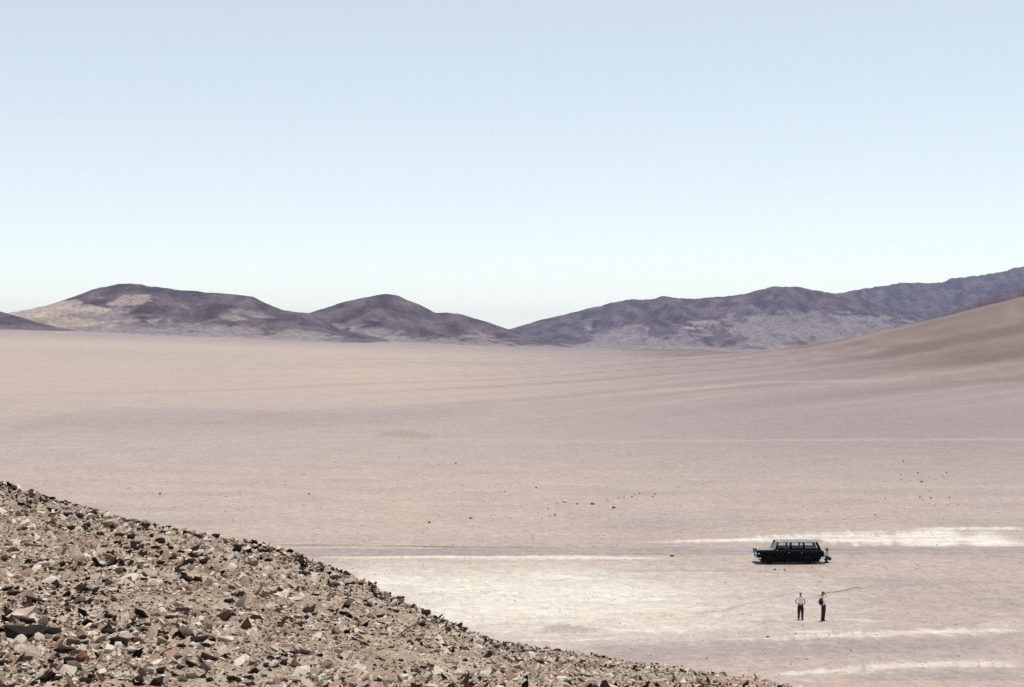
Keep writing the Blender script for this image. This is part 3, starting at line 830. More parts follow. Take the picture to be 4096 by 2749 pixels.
WX = (-1.66, 1.42); WR = 0.36
bmc = bmesh.new()
for wx in WX:
    for sgn in (-1, 1):
        lathe_y(bmc, (wx, sgn * 0.88, WR + 0.02), [(WR + 0.07, -0.20), (WR + 0.07, 0.20)], 32)
cut = bm_obj('cutter', bmc, M_UNDER)
md = body.modifiers.new('arches', 'BOOLEAN'); md.operation = 'DIFFERENCE'; md.object = cut; md.solver = 'EXACT'
cut.parent = CAR
dg = bpy.context.evaluated_depsgraph_get()
newme = bpy.data.meshes.new_from_object(body.evaluated_get(dg))
body.modifiers.clear(); old = body.data; body.data = newme; newme.name = 'body'
bpy.data.objects.remove(cut); bpy.data.meshes.remove(old)
try:
    newme.set_sharp_from_angle(angle=R(35))
except Exception: pass

# wheels
for wx in WX:
    for sgn in (-1, 1):
        c = (wx, sgn * 0.83, WR)
        whl = empty('wheel'); whl.parent = CAR; whl.location = c
        b1 = bmesh.new(); lathe_y(b1, (0, 0, 0), [(0.20, -0.09), (0.31, -0.10), (WR - 0.012, -0.075), (WR, -0.04), (WR, 0.04), (WR - 0.012, 0.075), (0.31, 0.10), (0.20, 0.09)], 36)
        bm_obj('tyre', b1, M_RUBBER, whl, True)
        b1 = bmesh.new(); o_ = sgn
        lathe_y(b1, (0, 0, 0), [(0.05, o_ * 0.115), (0.10, o_ * 0.112), (0.17, o_ * 0.10), (0.205, o_ * 0.085), (0.205, o_ * 0.05)], 28)
        bm_obj('hubcap', b1, M_PAINT, whl, True)
# hood panel with a raised centre, cowl
bm = bmesh.new()
hx = np.linspace(-2.58, -1.12, 9); hy = np.linspace(-0.76, 0.76, 13)
top = {}
for i, x in enumerate(hx):
    for j, y in enumerate(hy):
        f_ = 1 - (abs(y) / 0.95) ** 2
        z = np.interp(x, [-2.62, -2.45, -2.0, -1.1], [1.052, 1.078, 1.088, 1.095]) + 0.052 * f_ + 0.012 + 0.03 * math.exp(-(y / 0.12) ** 2) - 0.02 * (i == 0)
        top[i, j] = bm.verts.new((x, y, z))
for i in range(8):
    for j in range(12):
        bm.faces.new((top[i, j], top[i + 1, j], top[i + 1, j + 1], top[i, j + 1]))
g_ = bmesh.ops.solidify(bm, geom=bm.faces[:], thickness=0.03)
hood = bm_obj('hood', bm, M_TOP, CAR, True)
b1 = bmesh.new(); tube_bm(b1, [(-2.60, 0, 1.125), (-2.45, 0, 1.175), (-2.25, 0, 1.185)], [0.012, 0.02, 0.006], 6); bm_obj('hood_ornament', b1, M_CHROME, hood, True)

# greenhouse: heights
ZB, ZR = 1.105, 1.715
RXF, RXR = -0.92, 2.10       # roof front / rear at the rail
BXF, BXR = -1.20, 2.46      # belt front / rear
YB, YT = 0.90, 0.77
def side_y(z): return YB + (YT - YB) * (z - ZB) / (ZR - ZB)
# roof shell
bm = bmesh.new(); nxr, nyr = 16, 15
vt = {}
for i in range(nxr):
    x = RXF - 0.10 + (RXR + 0.10 - (RXF - 0.10)) * i / (nxr - 1)
    e = 1 - (2 * i / (nxr - 1) - 1) ** 6
    for j in range(nyr):
        v = 2 * j / (nyr - 1) - 1
        y = 0.80 * v * (0.96 + 0.04 * e)
        vt[i, j] = bm.verts.new((x, y, ZR + (0.095 * (1 - abs(v) ** 2.6) * (0.5 + 0.5 * e)) + 0.012))
for i in range(nxr - 1):
    for j in range(nyr - 1):
        bm.faces.new((vt[i, j], vt[i + 1, j], vt[i + 1, j + 1], vt[i, j + 1]))
bmesh.ops.solidify(bm, geom=bm.faces[:], thickness=0.045)
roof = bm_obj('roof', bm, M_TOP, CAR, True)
for sgn in (-1, 1):
    b1 = bmesh.new(); tube_bm(b1, [(RXF - 0.08, sgn * 0.805, ZR), (0.5, sgn * 0.81, ZR + 0.008), (RXR + 0.08, sgn * 0.805, ZR)], 0.014, 6)
    bm_obj('drip_rail', b1, M_PAINT, roof, True)
# window openings along the side: (belt x0, x1, roof x0, x1)
WIN = [(-1.02, -0.02, -0.82, -0.02), (0.12, 1.02, 0.12, 1.00), (1.14, 2.22, 1.12, 1.98)]
PIL = [((BXF - 0.02, BXF + 0.10), (RXF - 0.06, RXF + 0.05)), ((-0.02, 0.12), (-0.02, 0.12)), ((1.02, 1.14), (1.00, 1.12)), ((2.22, BXR), (1.98, RXR + 0.06))]
for sgn in (-1, 1):
    for (bx, rx) in PIL:
        bm = bmesh.new()
        pts = [(bx[0], sgn * YB, ZB - 0.02), (bx[1], sgn * YB, ZB - 0.02), (rx[1], sgn * YT, ZR + 0.01), (rx[0], sgn * YT, ZR + 0.01)]
        poly_slab(bm, pts, (0, -sgn, 0.1), 0.05)
        bm_obj('pillar', bm, M_PAINT, CAR)
    for (b0, b1_, r0, r1) in WIN:
        wn = empty('window'); wn.parent = CAR
        zb, zt = ZB + 0.15, ZR - 0.05
        def yy(z): return sgn * (side_y(z) - 0.022)
        P4 = [(b0, yy(zb), zb), (b1_, yy(zb), zb), (r1, yy(zt), zt), (r0, yy(zt), zt)]
        bm = bmesh.new(); poly_slab(bm, P4, (0, -sgn, 0), 0.005); bm_obj('pane', bm, M_GLASS, wn)
        bm = bmesh.new()
        Q = [(p[0], p[1] + sgn * 0.012, p[2]) for p in P4]
        for a_, c_ in zip(Q, Q[1:] + Q[:1]): tube_bm(bm, [a_, c_], 0.014, 6)
        bm_obj('window_frame', bm, M_PAINT, wn, True)
    bm = bmesh.new(); poly_slab(bm, [(BXF + 0.05, sgn * YB, ZB - 0.02), (BXR - 0.05, sgn * YB, ZB - 0.02), (BXR - 0.16, sgn * side_y(ZB + 0.15), ZB + 0.15), (BXF + 0.13, sgn * side_y(ZB + 0.15), ZB + 0.15)], (0, -sgn, 0.1), 0.04)
    bm_obj('cabin_dark_panel', bm, M_PAINT, CAR)  # black panel added over the lower glass for the dim cabin behind
    # belt shelf under the windows: rounded shoulder
    bm = bmesh.new(); tube_bm(bm, [(BXF, sgn * 0.885, ZB - 0.005), (0.5, sgn * 0.885, ZB + 0.0), (BXR - 0.02, sgn * 0.875, ZB - 0.01)], 0.032, 8)
    bm_obj('belt_moulding', bm, M_TEAL, CAR, True)
    # doors with handles
    for (d0, d1) in ((-1.02, 0.03), (0.08, 1.02)):
        bm = bmesh.new(); box_bm(bm, d0, d1, min(sgn * 0.94, sgn * 0.957), max(sgn * 0.94, sgn * 0.957), 0.46, 0.985, 0.006)
        dr = bm_obj('door', bm, M_PAINT, CAR)
        bm = bmesh.new(); tube_bm(bm, [(d1 - 0.22, sgn * 0.985, 0.93), (d1 - 0.08, sgn * 0.985, 0.93)], 0.012, 6)
        bm_obj('door_handle', bm, M_CHROME, dr, True)
    bm = bmesh.new(); box_bm(bm, -2.30, 2.45, min(sgn * 0.945, sgn * 0.962), max(sgn * 0.945, sgn * 0.962), 0.998, 1.012, 0.003)
    bm_obj('side_trim', bm, plain_mat('dull_trim', (0.05, 0.06, 0.06), rough=0.4, metal=0.6), CAR)
    # head- and tail-lamps
    bm = bmesh.new(); 
    for k, yo in enumerate((0.70,)):
        c = Vector((-2.62, sgn * yo, 0.86))
        n2 = 20
        rr = [[bm.verts.new(c + Vector((xo, r_ * math.cos(6.28318 * q / n2), r_ * math.sin(6.28318 * q / n2)))) for q in range(n2)] for r_, xo in ((0.10, 0.05), (0.10, -0.01), (0.085, -0.035), (0.05, -0.055), (0.015, -0.06))]
        for i in range(4):
            for q in range(n2): bm.faces.new((rr[i][q], rr[i][(q + 1) % n2], rr[i + 1][(q + 1) % n2], rr[i + 1][q]))
        bm.faces.new(rr[-1])
    bm_obj('headlight', bm, M_LENS, CAR, True)
    bm = bmesh.new(); box_bm(bm, -2.50, -2.40, sgn * 0.955 - 0.02, sgn * 0.955 + 0.02, 0.84, 0.92, 0.012); bm_obj('side_marker', bm, M_CHROME, CAR)
    bm = bmesh.new(); box_bm(bm, 2.56, 2.68, sgn * 0.80 - 0.07, sgn * 0.80 + 0.07, 0.72, 0.98, 0.03)
    bm_obj('tail_light', bm, M_TAIL, CAR, True)
    bm = bmesh.new(); tube_bm(bm, [(-1.05, sgn * 0.95, 1.10), (-1.06, sgn * 1.05, 1.16)], 0.008, 6); 
    mir = bm_obj('wing_mirror', bm, M_CHROME, CAR, True)
    bm = bmesh.new(); box_bm(bm, -1.09, -1.05, sgn * 1.08 - 0.08, sgn * 1.08 + 0.08, 1.12, 1.21, 0.015); bm_obj('mirror_head', bm, M_CHROME, mir)
# windscreen, rear opening
bm = bmesh.new()
poly_slab(bm, [(BXF + 0.01, -0.84, ZB + 0.03), (BXF + 0.01, 0.84, ZB + 0.03), (RXF - 0.01, 0.72, ZR - 0.02), (RXF - 0.01, -0.72, ZR - 0.02)], (1, 0, 0.4), 0.006)
bm_obj('windscreen', bm, M_GLASS, CAR)
bm = bmesh.new(); tube_bm(bm, [(BXF - 0.02, -0.86, ZB + 0.02), (BXF - 0.10, 0, ZB + 0.03), (BXF - 0.02, 0.86, ZB + 0.02)], 0.04, 8); bm_obj('cowl', bm, M_PAINT, CAR, True)
# lifted rear flap
bm = bmesh.new(); box_bm(bm, 2.17, 2.66, -0.70, 0.70, 1.765, 1.795, 0.008); fl = bm_obj('tailgate_flap', bm, M_TAN, CAR)
fl['label'] = 'tan flap raised level behind the roof'
for sgn in (-1, 1):
    bm = bmesh.new(); tube_bm(bm, [(2.22, sgn * 0.70, 1.50), (2.50, sgn * 0.66, 1.765)], 0.010, 6); bm_obj('flap_stay', bm, M_PAINT, fl, True)
bm = bmesh.new(); box_bm(bm, 2.60, 2.665, -0.66, 0.66, 0.58, 1.03, 0.015); tg = bm_obj('tailgate', bm, M_PAINT, CAR)
bm = bmesh.new(); tube_bm(bm, [(2.685, -0.10, 0.94), (2.685, 0.10, 0.94)], 0.013, 6); bm_obj('tailgate_handle', bm, M_CHROME, tg, True)
# bumpers, grille
bm = bmesh.new(); tube_bm(bm, catmull([(-2.30, -0.98, 0.50), (-2.55, -0.93, 0.50), (-2.64, -0.6, 0.50), (-2.66, 0, 0.50), (-2.64, 0.6, 0.50), (-2.55, 0.93, 0.50), (-2.30, 0.98, 0.50)], 5), 0.065, 8)
bm_obj('front_bumper', bm, M_CHROME, CAR, True)
bm = bmesh.new(); tube_bm(bm, catmull([(2.35, -0.98, 0.52), (2.62, -0.93, 0.52), (2.74, -0.6, 0.52), (2.76, 0, 0.52), (2.74, 0.6, 0.52), (2.62, 0.93, 0.52), (2.35, 0.98, 0.52)], 5), 0.07, 8)
bm_obj('rear_bumper', bm, M_CHROME, CAR, True)
bm = bmesh.new(); box_bm(bm, -2.63, -2.54, -0.58, 0.58, 0.72, 0.94, 0.01); gr = bm_obj('grille', bm, M_UNDER, CAR)
for k in range(5):
    bm = bmesh.new(); tube_bm(bm, [(-2.645, -0.57, 0.75 + 0.04 * k), (-2.645, 0.57, 0.75 + 0.04 * k)], 0.008, 6); bm_obj('grille_bar', bm, M_CHROME, gr, True)
# cabin contents
def seat(x, y0, y1, hgt):
    s_ = empty('seat'); s_.parent = CAR; s_.location = (x, 0, 0.55)
    bm = bmesh.new(); box_bm(bm, -0.30, 0.25, y0, y1, 0.0, 0.28, 0.05); bm_obj('cushion', bm, M_SEAT, s_)
    bm = bmesh.new(); box_bm(bm, 0.20, 0.36, y0, y1, 0.1, hgt, 0.05); bm_obj('backrest', bm, M_SEAT, s_)
seat(-0.15, -0.70, 0.70, 0.78); seat(0.85, -0.70, 0.70, 0.76)
bm = bmesh.new(); box_bm(bm, -1.15, -0.85, -0.78, 0.78, 0.92, 1.12, 0.05); bm_obj('dashboard', bm, M_SEAT, CAR)
bm = bmesh.new()
rc = Vector((-0.68, 0.36, 1.12)); ax = Vector((0.85, 0, 0.52)).normalized(); e1 = Vector((0, 1, 0)); e2 = ax.cross(e1)
tube_bm(bm, [rc + 0.2 * (math.cos(t) * e1 + math.sin(t) * e2) for t in np.linspace(0, 6.2832, 25)], 0.014, 6)
tube_bm(bm, [rc - 0.2 * e1, rc + 0.2 * e1], 0.012, 6); tube_bm(bm, [rc, rc - 0.3 * ax], 0.02, 6)
bm_obj('steering_wheel', bm, M_SEAT, CAR, True)
bm = bmesh.new(); box_bm(bm, 1.3, 2.3, -0.6, 0.6, 0.7, 1.20, 0.03); bm_obj('load_cover', bm, M_SEAT, CAR)
bm = bmesh.new(); box_bm(bm, -1.08, 2.30, -0.835, 0.835, 1.085, 1.135, 0.01); bm_obj('cabin_shade_sheet', bm, plain_mat('cabin_shade_black', (0.003, 0.003, 0.003), rough=1.0, spec=0.0), CAR)  # matte black sheet added for the dark inside the cabin
bm = bmesh.new(); box_bm(bm, -2.2, 2.35, -0.60, 0.60, 0.17, 0.30, 0.02); bm_obj('chassis', bm, M_UNDER, CAR)

# ---------------------------------------------------------------- people
M_SKIN = plain_mat('skin', (0.26, 0.12, 0.07), rough=0.55, var=0.12)
M_SHIRT = plain_mat('white_shirt', (0.72, 0.74, 0.78), rough=0.8, var=0.06, vscale=14)
M_TROU = plain_mat('dark_trousers', (0.008, 0.008, 0.010), rough=0.9, var=0.2, vscale=14)
M_JACK = plain_mat('dark_jacket', (0.009, 0.008, 0.009), rough=0.9, var=0.2, vscale=14)
M_HAIR = plain_mat('dark_hair', (0.018, 0.012, 0.008), rough=0.6, var=0.2)
M_GREYHAIR = plain_mat('grey_hair', (0.42, 0.38, 0.33), rough=0.6, var=0.2)
M_SHOE = plain_mat('shoe_leather', (0.010, 0.008, 0.006), rough=0.5)
M_HAT = plain_mat('brown_hat', (0.055, 0.022, 0.010), rough=0.85, var=0.2)
M_POLE = plain_mat('tan_pole', (0.36, 0.20, 0.06), rough=0.7, var=0.25, vscale=12)

def skin_mesh(verts, edges, radii, sub=2, root=0):
    me = bpy.data.meshes.new('skin_cage')
    me.from_pydata([tuple(v) for v in verts], edges, [])
    o = bpy.data.objects.new('skin_cage', me); COL.objects.link(o)
    md = o.modifiers.new('skin', 'SKIN'); md.use_smooth_shade = True
    sv = me.skin_vertices[0].data
    for i, r_ in enumerate(radii):
        sv[i].radius = (r_, r_) if not hasattr(r_, '__len__') else r_
        sv[i].use_root = (i == root)
    sb = o.modifiers.new('sub', 'SUBSURF'); sb.levels = sub; sb.render_levels = sub
    dg = bpy.context.evaluated_depsgraph_get(); dg.update()
    nm = bpy.data.meshes.new_from_object(o.evaluated_get(dg))
    bpy.data.objects.remove(o); bpy.data.meshes.remove(me)
    return nm

class Chain:
    def __init__(s): s.v, s.e, s.r = [], [], []
    def add(s, p, r_, prev=None):
        s.v.append(Vector(p)); s.r.append(r_)
        if prev is not None: s.e.append((prev, len(s.v) - 1))
        return len(s.v) - 1
    def path(s, pts, rads, prev=None):
        for p, r_ in zip(pts, rads): prev = s.add(p, r_, prev)
        return prev
    def mesh(s, sub=2): return skin_mesh(s.v, s.e, s.r, sub)

def head_bm(bm, c, yaw, pitch=0.0, s=1.0):
    """head with brow, nose, jaw, ears; faces -Y before the yaw"""
    rot = Matrix.Rotation(yaw, 4, 'Z') @ Matrix.Rotation(pitch, 4, 'X')
    nu, nv = 20, 14
    grid = []
    for i in range(nv + 1):
        th = math.pi * i / nv; row = []
        for j in range(nu):
            ph = 2 * math.pi * j / nu
            x = math.sin(th) * math.sin(ph); y = -math.sin(th) * math.cos(ph); z = math.cos(th)
            jaw = 1 - 0.30 * max(0, -z - 0.1)
            px_, py_, pz_ = 0.076 * x * jaw, 0.098 * y * (1 - 0.12 * max(0, -z)), 0.118 * z
            front = max(0, -y)
            if front > 0.75 and abs(x) < 0.32:
                if -0.30 < z < 0.12: py_ -= 0.020 * (1 - abs(x) / 0.32) * (1 - abs(z + 0.15) / 0.30)     # nose
                if 0.0 < z < 0.22: py_ += 0.006 * (abs(x) > 0.12)
            if front > 0.7 and -0.62 < z < -0.45: py_ += 0.004                                        # mouth line
            if z < -0.7 and front > 0.3: py_ -= 0.012                                                 # chin
            row.append(bm.verts.new(Vector(c) + s * (rot @ Vector((px_, py_, pz_)))))
        grid.append(row)
    for i in range(nv):
        for j in range(nu):
            a = (grid[i][j], grid[i][(j + 1) % nu], grid[i + 1][(j + 1) % nu], grid[i + 1][j])
            bm.faces.new(a)
    for sg in (-1, 1):
        vs = [bm.verts.new(Vector(c) + s * (rot @ Vector((sg * (0.076 + dx), 0.012 + dy, dz)))) for dx, dy, dz in
              ((-.006, -.014, .03), (.012, .004, .035), (.012, .012, 0.0), (0.0, -.004, -.03), (-.006, -.014, -.02), (-0.004, .012, .0))]
        bm.faces.new(vs[:5]); bm.faces.new((vs[1], vs[2], vs[5])); bm.faces.new((vs[2], vs[3], vs[5]))
    return bm

def hair_cap(c, yaw, pitch, mat, parent, s=1.0, name='hair'):
    rot = Matrix.Rotation(yaw, 4, 'Z') @ Matrix.Rotation(pitch, 4, 'X')
    bm = bmesh.new(); nu, nv = 20, 8; grid = []
    for i in range(nv + 1):
        th = math.pi * 0.56 * i / nv; row = []
        for j in range(nu):
            ph = 2 * math.pi * j / nu
            lim = 0.62 + 0.38 * (0.5 - 0.5 * math.cos(ph))
            t2 = th * lim
            x = math.sin(t2) * math.sin(ph); y = -math.sin(t2) * math.cos(ph); z = math.cos(t2)
            k = 1.06 + 0.015 * math.sin(7 * ph + 3 * i)
            row.append(bm.verts.new(Vector(c) + s * (rot @ Vector((0.078 * x * k, 0.100 * y * k, 0.120 * z * k)))))
        grid.append(row)
    for i in range(nv):
        for j in range(nu): bm.faces.new((grid[i][j], grid[i][(j + 1) % nu], grid[i + 1][(j + 1) % nu], grid[i + 1][j]))
    bmesh.ops.remove_doubles(bm, verts=bm.verts[:], dist=1e-5)
    return bm_obj(name, bm, mat, parent, True)

def hand(ch, wrist, fore, palm_n, prev, curl=0.5):
    """palm and five bent fingers continuing the forearm direction"""
    d = Vector(fore).normalized(); n = Vector(palm_n).normalized(); s_ = d.cross(n).normalized()
    w0 = Vector(wrist)
    pm = ch.add(w0 + d * 0.045, (0.024, 0.034), prev)
    pk = ch.add(w0 + d * 0.085, (0.018, 0.036), pm)
    L = [0.068, 0.078, 0.072, 0.056]
    for i in range(4):
        b0 = w0 + d * 0.090 + s_ * (0.030 - 0.020 * i)
        k1 = b0 + (d * math.cos(curl * 0.6) + n * math.sin(curl * 0.6)) * L[i] * 0.5
        k2 = k1 + (d * math.cos(curl * 1.6) + n * math.sin(curl * 1.6)) * L[i] * 0.5
        a = ch.add(b0, 0.0095, pk); b_ = ch.add(k1, 0.009, a); ch.add(k2, 0.0075, b_)
    t0 = ch.add(w0 + d * 0.050 + s_ * 0.036, 0.012, pm)
    t1 = ch.add(w0 + d * 0.080 + s_ * 0.056 + n * 0.012, 0.0105, t0); ch.add(w0 + d * 0.105 + s_ * 0.056 + n * 0.028, 0.0085, t1)

def shoe(parent, p, yaw):
    bm = bmesh.new()
    rot = Matrix.Rotation(yaw, 4, 'Z')
    sec = [(0.085, 0.034, 0.085), (0.04, 0.040, 0.095), (-0.04, 0.042, 0.080), (-0.12, 0.048, 0.055), (-0.17, 0.042, 0.045), (-0.20, 0.022, 0.034)]
    rr = []
    for y, hw, hz in sec:
        prof = [(-hw, 0.0), (-hw * 1.04, 0.02), (-hw * 0.75, hz * 0.8), (0, hz), (hw * 0.75, hz * 0.8), (hw * 1.04, 0.02), (hw, 0.0)]
        rr.append([bm.verts.new(rot @ Vector((x, y, z)) + Vector(p)) for x, z in prof])
    for i in range(len(rr) - 1):
        for k in range(7): bm.faces.new((rr[i][k], rr[i][(k + 1) % 7], rr[i + 1][(k + 1) % 7], rr[i + 1][k]))
    bm.faces.new(rr[0]); bm.faces.new(rr[-1][::-1])
    return bm_obj('shoe', bm, M_SHOE, parent, True)

def join_head(me, c, yaw, pitch=0.0, s=1.0):
    bm = bmesh.new(); bm.from_mesh(me); head_bm(bm, c, yaw, pitch, s)
    bmesh.ops.recalc_face_normals(bm, faces=bm.faces[:])
    bm.to_mesh(me); bm.free()
    me.polygons.foreach_set('use_smooth', [True] * len(me.polygons))

def person(loc, label, J, yaw_head, hair, shirt=M_SHIRT, hat=None, pitch=0.0, bulk=1.0, sleeves=(0.55, 0.55), hips_r=0.135, chest_r=(0.105, 0.165)):
    """J: joint positions. Body is one continuous skinned surface, clothes are grown over the same joints."""
    root = empty('person', loc)
    tag(root, label, 'person', None)
    pel, chest, neck, head = [Vector(J[k]) for k in ('pelvis', 'chest', 'neck', 'head')]
    waist = pel.lerp(chest, 0.42)
    C = Chain()
    p0 = C.add(pel, 0.115); p1 = C.add(waist, 0.105, p0); p2 = C.add(chest, 0.12, p1); p3 = C.add(neck, 0.055, p2); C.add(neck.lerp(head, 0.6), 0.052, p3)
    for sd_ in ('l', 'r'):
        sh, el, wr = [Vector(J[k + sd_]) for k in ('shoulder_', 'elbow_', 'wrist_')]
        a = C.path([sh, sh.lerp(el, 0.5), el, el.lerp(wr, 0.45), wr], [0.052, 0.046, 0.038, 0.036, 0.026], p2)
        hand(C, wr, J.get('hand_' + sd_, wr - el), J.get('palm_' + sd_, (0, -1, 0)), a, J.get('curl_' + sd_, 0.8))
        hp, kn, an = [Vector(J[k + sd_]) for k in ('hip_', 'knee_', 'ankle_')]
        C.path([hp, hp.lerp(kn, 0.5), kn, kn.lerp(an, 0.35), an], [0.085, 0.078, 0.055, 0.054, 0.036], p0)
    me = C.mesh(1)
    join_head(me, head, yaw_head, pitch)
    me.name = 'body'
    link('body', me, M_SKIN, root)
    # shirt: torso and sleeves
    C = Chain()
    p0 = C.add(pel + (chest - pel) * -0.02, hips_r * 1.0); p1 = C.add(waist, 0.128 * bulk, p0); p2 = C.add(chest, 0.140 * bulk, p1); C.add(neck.lerp(chest, 0.30), 0.070, p2)
    for sd_, cov in zip(('l', 'r'), sleeves):
        sh, el, wr = [Vector(J[k + sd_]) for k in ('shoulder_', 'elbow_', 'wrist_')]
        if cov <= 0.6:
            C.path([sh, sh.lerp(el, 0.5), sh.lerp(el, 0.85)], [0.072, 0.068, 0.064], p2)
        else:
            C.path([sh, sh.lerp(el, 0.5), el, el.lerp(wr, 0.5), el.lerp(wr, 0.9)], [0.070, 0.064, 0.056, 0.050, 0.040], p2)
    me = C.mesh(2); me.name = 'shirt'; me.polygons.foreach_set('use_smooth', [True] * len(me.polygons))
    link('shirt', me, shirt, root)
    # trousers
    C = Chain()
    p0 = C.add(pel, hips_r); C.add(pel + (waist - pel) * 0.60, hips_r * 0.96, p0)
    for sd_ in ('l', 'r'):
        hp, kn, an = [Vector(J[k + sd_]) for k in ('hip_', 'knee_', 'ankle_')]
        C.path([hp, hp.lerp(kn, 0.5), kn, kn.lerp(an, 0.5), an - (kn - an).normalized() * 0.03], [0.108 * bulk, 0.100 * bulk, 0.082 * bulk, 0.076, 0.074], p0)
    me = C.mesh(2); me.name = 'trousers'; me.polygons.foreach_set('use_smooth', [True] * len(me.polygons))
    link('trousers', me, M_TROU, root)
    bm = bmesh.new()
    for k in range(1):
        ring = [pel + (waist - pel) * 0.55 + Vector((0.150 * math.cos(t), 0.125 * math.sin(t), 0)) for t in np.linspace(0, 6.2832, 25)]
        tube_bm(bm, ring, 0.014, 6)
    bm_obj('belt', bm, M_SHOE, root, True)
    for sd_ in ('l', 'r'):
        an = Vector(J['ankle_' + sd_]); shoe(root, (an.x, an.y, 0.0 if an.z < 0.2 else an.z - 0.08), J.get('foot_' + sd_, 0.0))
    if hat is None:
        hair_cap(head, yaw_head, pitch, hair, root)
    else:
        hr = hair_cap(head - Vector((0, 0, 0.01)), yaw_head, pitch, hair, root)
        bm = bmesh.new()
        prof = [(0.0, 0.135), (0.06, 0.138), (0.085, 0.12), (0.095, 0.06), (0.11, 0.045), (0.185, 0.040), (0.19, 0.033), (0.10, 0.032), (0.0, 0.034)]
        n2 = 24; rr = [[bm.verts.new(Vector(head) + Vector((r_ * math.cos(6.28318 * q / n2) * 1.08, r_ * math.sin(6.28318 * q / n2), z + 0.02 * (abs(math.cos(6.28318 * q / n2)) ** 2) * (r_ > 0.15)))) for q in range(n2)] for r_, z in [(max(r_, 0.001), z) for r_, z in prof]]
        for i in range(len(rr) - 1):
            for q in range(n2): bm.faces.new((rr[i][q], rr[i][(q + 1) % n2], rr[i + 1][(q + 1) % n2], rr[i + 1][q]))
        bm_obj('hat', bm, hat, root, True)
    return root

def ground_at(px, py):
    x, y, z = px2land(px, py); return (x, y, z - 0.01)

# the man in the white shirt, arms bent, hands at his belt
J = dict(pelvis=(-0.01, 0, 0.90), chest=(0.0, 0.0, 1.27), neck=(0.0, 0.0, 1.46), head=(-0.005, -0.02, 1.605),
         shoulder_l=(-0.185, 0.0, 1.385), elbow_l=(-0.315, 0.06, 1.085), wrist_l=(-0.185, -0.10, 0.965), hand_l=(0.8, -0.3, -0.25), palm_l=(0.2, 0.9, 0.1),
         shoulder_r=(0.185, 0.0, 1.385), elbow_r=(0.285, 0.07, 1.095), wrist_r=(0.195, -0.09, 0.965), hand_r=(-0.8, -0.3, -0.3), palm_r=(-0.2, 0.9, 0.1),
         hip_l=(-0.105, 0, 0.84), knee_l=(-0.115, -0.02, 0.48), ankle_l=(-0.118, 0.02, 0.09), foot_l=-0.25,
         hip_r=(0.085, 0, 0.84), knee_r=(0.095, -0.02, 0.48), ankle_r=(0.100, 0.0, 0.09), foot_r=0.25)
g1 = ground_at(3201, 2477)
pA = person(g1, 'man in white short-sleeved shirt and dark trousers standing with hands at his belt', J, 0.15, M_GREYHAIR, bulk=1.15, hips_r=0.155)

# the man with the pole over his shoulder, turned to the right
J = dict(pelvis=(0.03, 0, 0.93), chest=(-0.01, 0.0, 1.31), neck=(-0.02, 0.0, 1.51), head=(0.0, -0.015, 1.665),
         shoulder_l=(-0.13, -0.12, 1.43), elbow_l=(-0.255, -0.10, 1.10), wrist_l=(-0.10, -0.17, 0.97), hand_l=(0.85, -0.1, -0.25), palm_l=(0, 0.9, 0.0), curl_l=0.6,
         shoulder_r=(0.10, 0.14, 1.44), elbow_r=(0.24, 0.16, 1.36), wrist_r=(0.155, 0.08, 1.60), hand_r=(-0.15, -0.15, 0.9), palm_r=(-0.7, -0.4, 0.1), curl_r=1.5,
         hip_l=(-0.01, -0.09, 0.87), knee_l=(-0.03, -0.08, 0.49), ankle_l=(-0.075, -0.06, 0.09), foot_l=0.7,
         hip_r=(0.08, 0.08, 0.87), knee_r=(0.08, 0.05, 0.49), ankle_r=(0.055, 0.06, 0.09), foot_r=1.15)
g2 = ground_at(3290, 2481)
pB = person(g2, 'man with a long bent pole over his shoulder, dark jacket on one side', J, 0.75, M_HAIR, sleeves=(0.55, 0.95), hips_r=0.165, bulk=1.2)
# jacket over the back and near arm
C = Chain()
p0 = C.add((-0.07, -0.07, 0.99), 0.125); p1 = C.add((-0.08, -0.06, 1.18), 0.130, p0); p2 = C.add((-0.07, -0.05, 1.33), 0.115, p1)
C.path([(-0.145, -0.13, 1.42), (-0.20, -0.12, 1.26), (-0.255, -0.105, 1.10), (-0.19, -0.145, 1.03), (-0.125, -0.165, 0.985)], [0.070, 0.072, 0.066, 0.058, 0.048], p2)
me = C.mesh(2); me.polygons.foreach_set('use_smooth', [True] * len(me.polygons)); me.name = 'jacket'
link('jacket', me, M_JACK, pB)
# pole
bm = bmesh.new()
pp = catmull([(-0.29, 0.02, 1.50), (-0.14, 0.03, 1.545), (0.14, 0.07, 1.67), (0.31, 0.08, 1.705), (1.03, 0.10, 1.785), (1.55, 0.12, 1.885), (1.95, 0.13, 2.00), (2.15, 0.13, 2.005), (2.42, 0.12, 1.955)], 6)
rp = random.Random(3)
tube_bm(bm, pp, [0.027 + 0.003 * math.sin(i * 0.9) + rp.uniform(-0.002, 0.002) for i in range(len(pp))], 8)
pole = bm_obj('pole', bm, M_POLE, None, True)
pole.location = g2
tag(pole, 'long tan bent pole carried across a man\'s shoulder', 'pole')

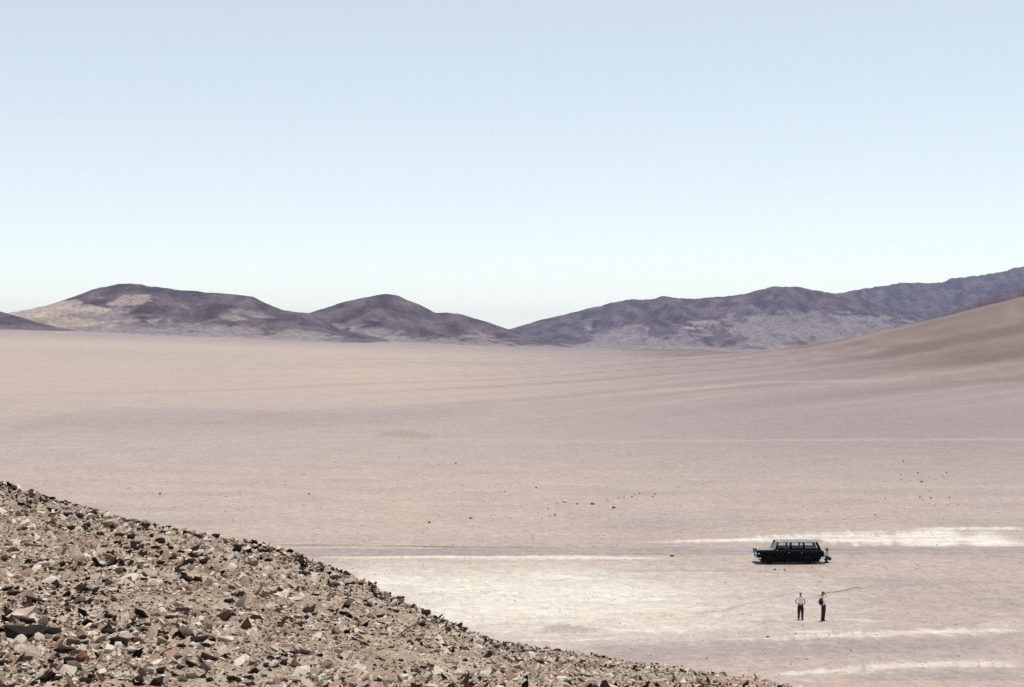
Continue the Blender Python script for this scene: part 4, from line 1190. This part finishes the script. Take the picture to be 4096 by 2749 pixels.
# someone crouching at the back of the wagon
J = dict(pelvis=(0.16, 0, 0.30), chest=(0.04, 0, 0.63), neck=(-0.02, 0, 0.80), head=(-0.05, -0.01, 0.93),
         shoulder_l=(0.0, -0.17, 0.72), elbow_l=(-0.16, -0.20, 0.56), wrist_l=(-0.33, -0.12, 0.58), hand_l=(-1, 0.2, 0.1), palm_l=(0, 0.4, -0.8),
         shoulder_r=(0.0, 0.17, 0.72), elbow_r=(-0.16, 0.20, 0.56), wrist_r=(-0.33, 0.12, 0.58), hand_r=(-1, -0.2, 0.1), palm_r=(0, -0.4, -0.8),
         hip_l=(0.14, -0.10, 0.28), knee_l=(-0.24, -0.17, 0.47), ankle_l=(-0.06, -0.14, 0.09), foot_l=-1.5,
         hip_r=(0.14, 0.10, 0.28), knee_r=(-0.24, 0.17, 0.47), ankle_r=(-0.06, 0.14, 0.09), foot_r=-1.7)
gx, gy, gz = px2land(3319, 2257)
pC = person((gx, cy_ - 0.15, float(land_z(gx, cy_ - 0.15)) - 0.01), 'person in white shirt and brown hat crouching behind the station wagon', J, -1.35, M_HAIR, hat=M_HAT, sleeves=(0.9, 0.9), bulk=1.25)
pC.scale = (1.15, 1.15, 1.08)

# dry stick on the scree
pts = [px2spur(*q) for q in ((1581, 2568), (1612, 2543), (1645, 2522), (1690, 2503), (1730, 2494))]
if all(pts):
    bm = bmesh.new()
    cp = catmull([(p[0], p[1], p[2] + 0.06 + 0.05 * math.sin(math.pi * i / 4)) for i, p in enumerate(pts)], 5)
    tube_bm(bm, cp, [0.010 + 0.007 * math.sin(math.pi * i / (len(cp) - 1)) for i in range(len(cp))], 6)
    tag(bm_obj('dry_stick', bm, plain_mat('dry_wood', (0.035, 0.02, 0.012), rough=0.9, var=0.3, vscale=20), None, True), 'thin curved dark stick lying on the scree below the brow', 'stick')

# ---------------------------------------------------------------- the air
def haze_box(x0, x1, y0, y1, z0, z1, dens):
    bm = bmesh.new(); box_bm(bm, x0, x1, y0, y1, z0, z1)
    m = bpy.data.materials.new('haze_air'); m.use_nodes = True
    n = m.node_tree.nodes; n.clear()
    o = n.new('ShaderNodeOutputMaterial'); v = n.new('ShaderNodeVolumePrincipled')
    v.inputs['Color'].default_value = (0.50, 0.60, 1.0, 1)
    v.inputs['Density'].default_value = dens
    v.inputs['Anisotropy'].default_value = 0.0
    m.node_tree.links.new(v.outputs[0], o.inputs['Volume'])
    h = bm_obj('haze', bm, m)
    tag(h, 'pale bluish desert haze over the far hills', 'haze', kind='stuff')
zs = [0.0]
for o in COL.objects:
    if o.type == 'MESH' and o.get('kind') == 'structure':
        zs += [v[2] for v in o.bound_box]
haze_box(-75000, 75000, -9500, 18500, min(zs) - 1.0, max(zs) + 6.0, 4.2e-5)
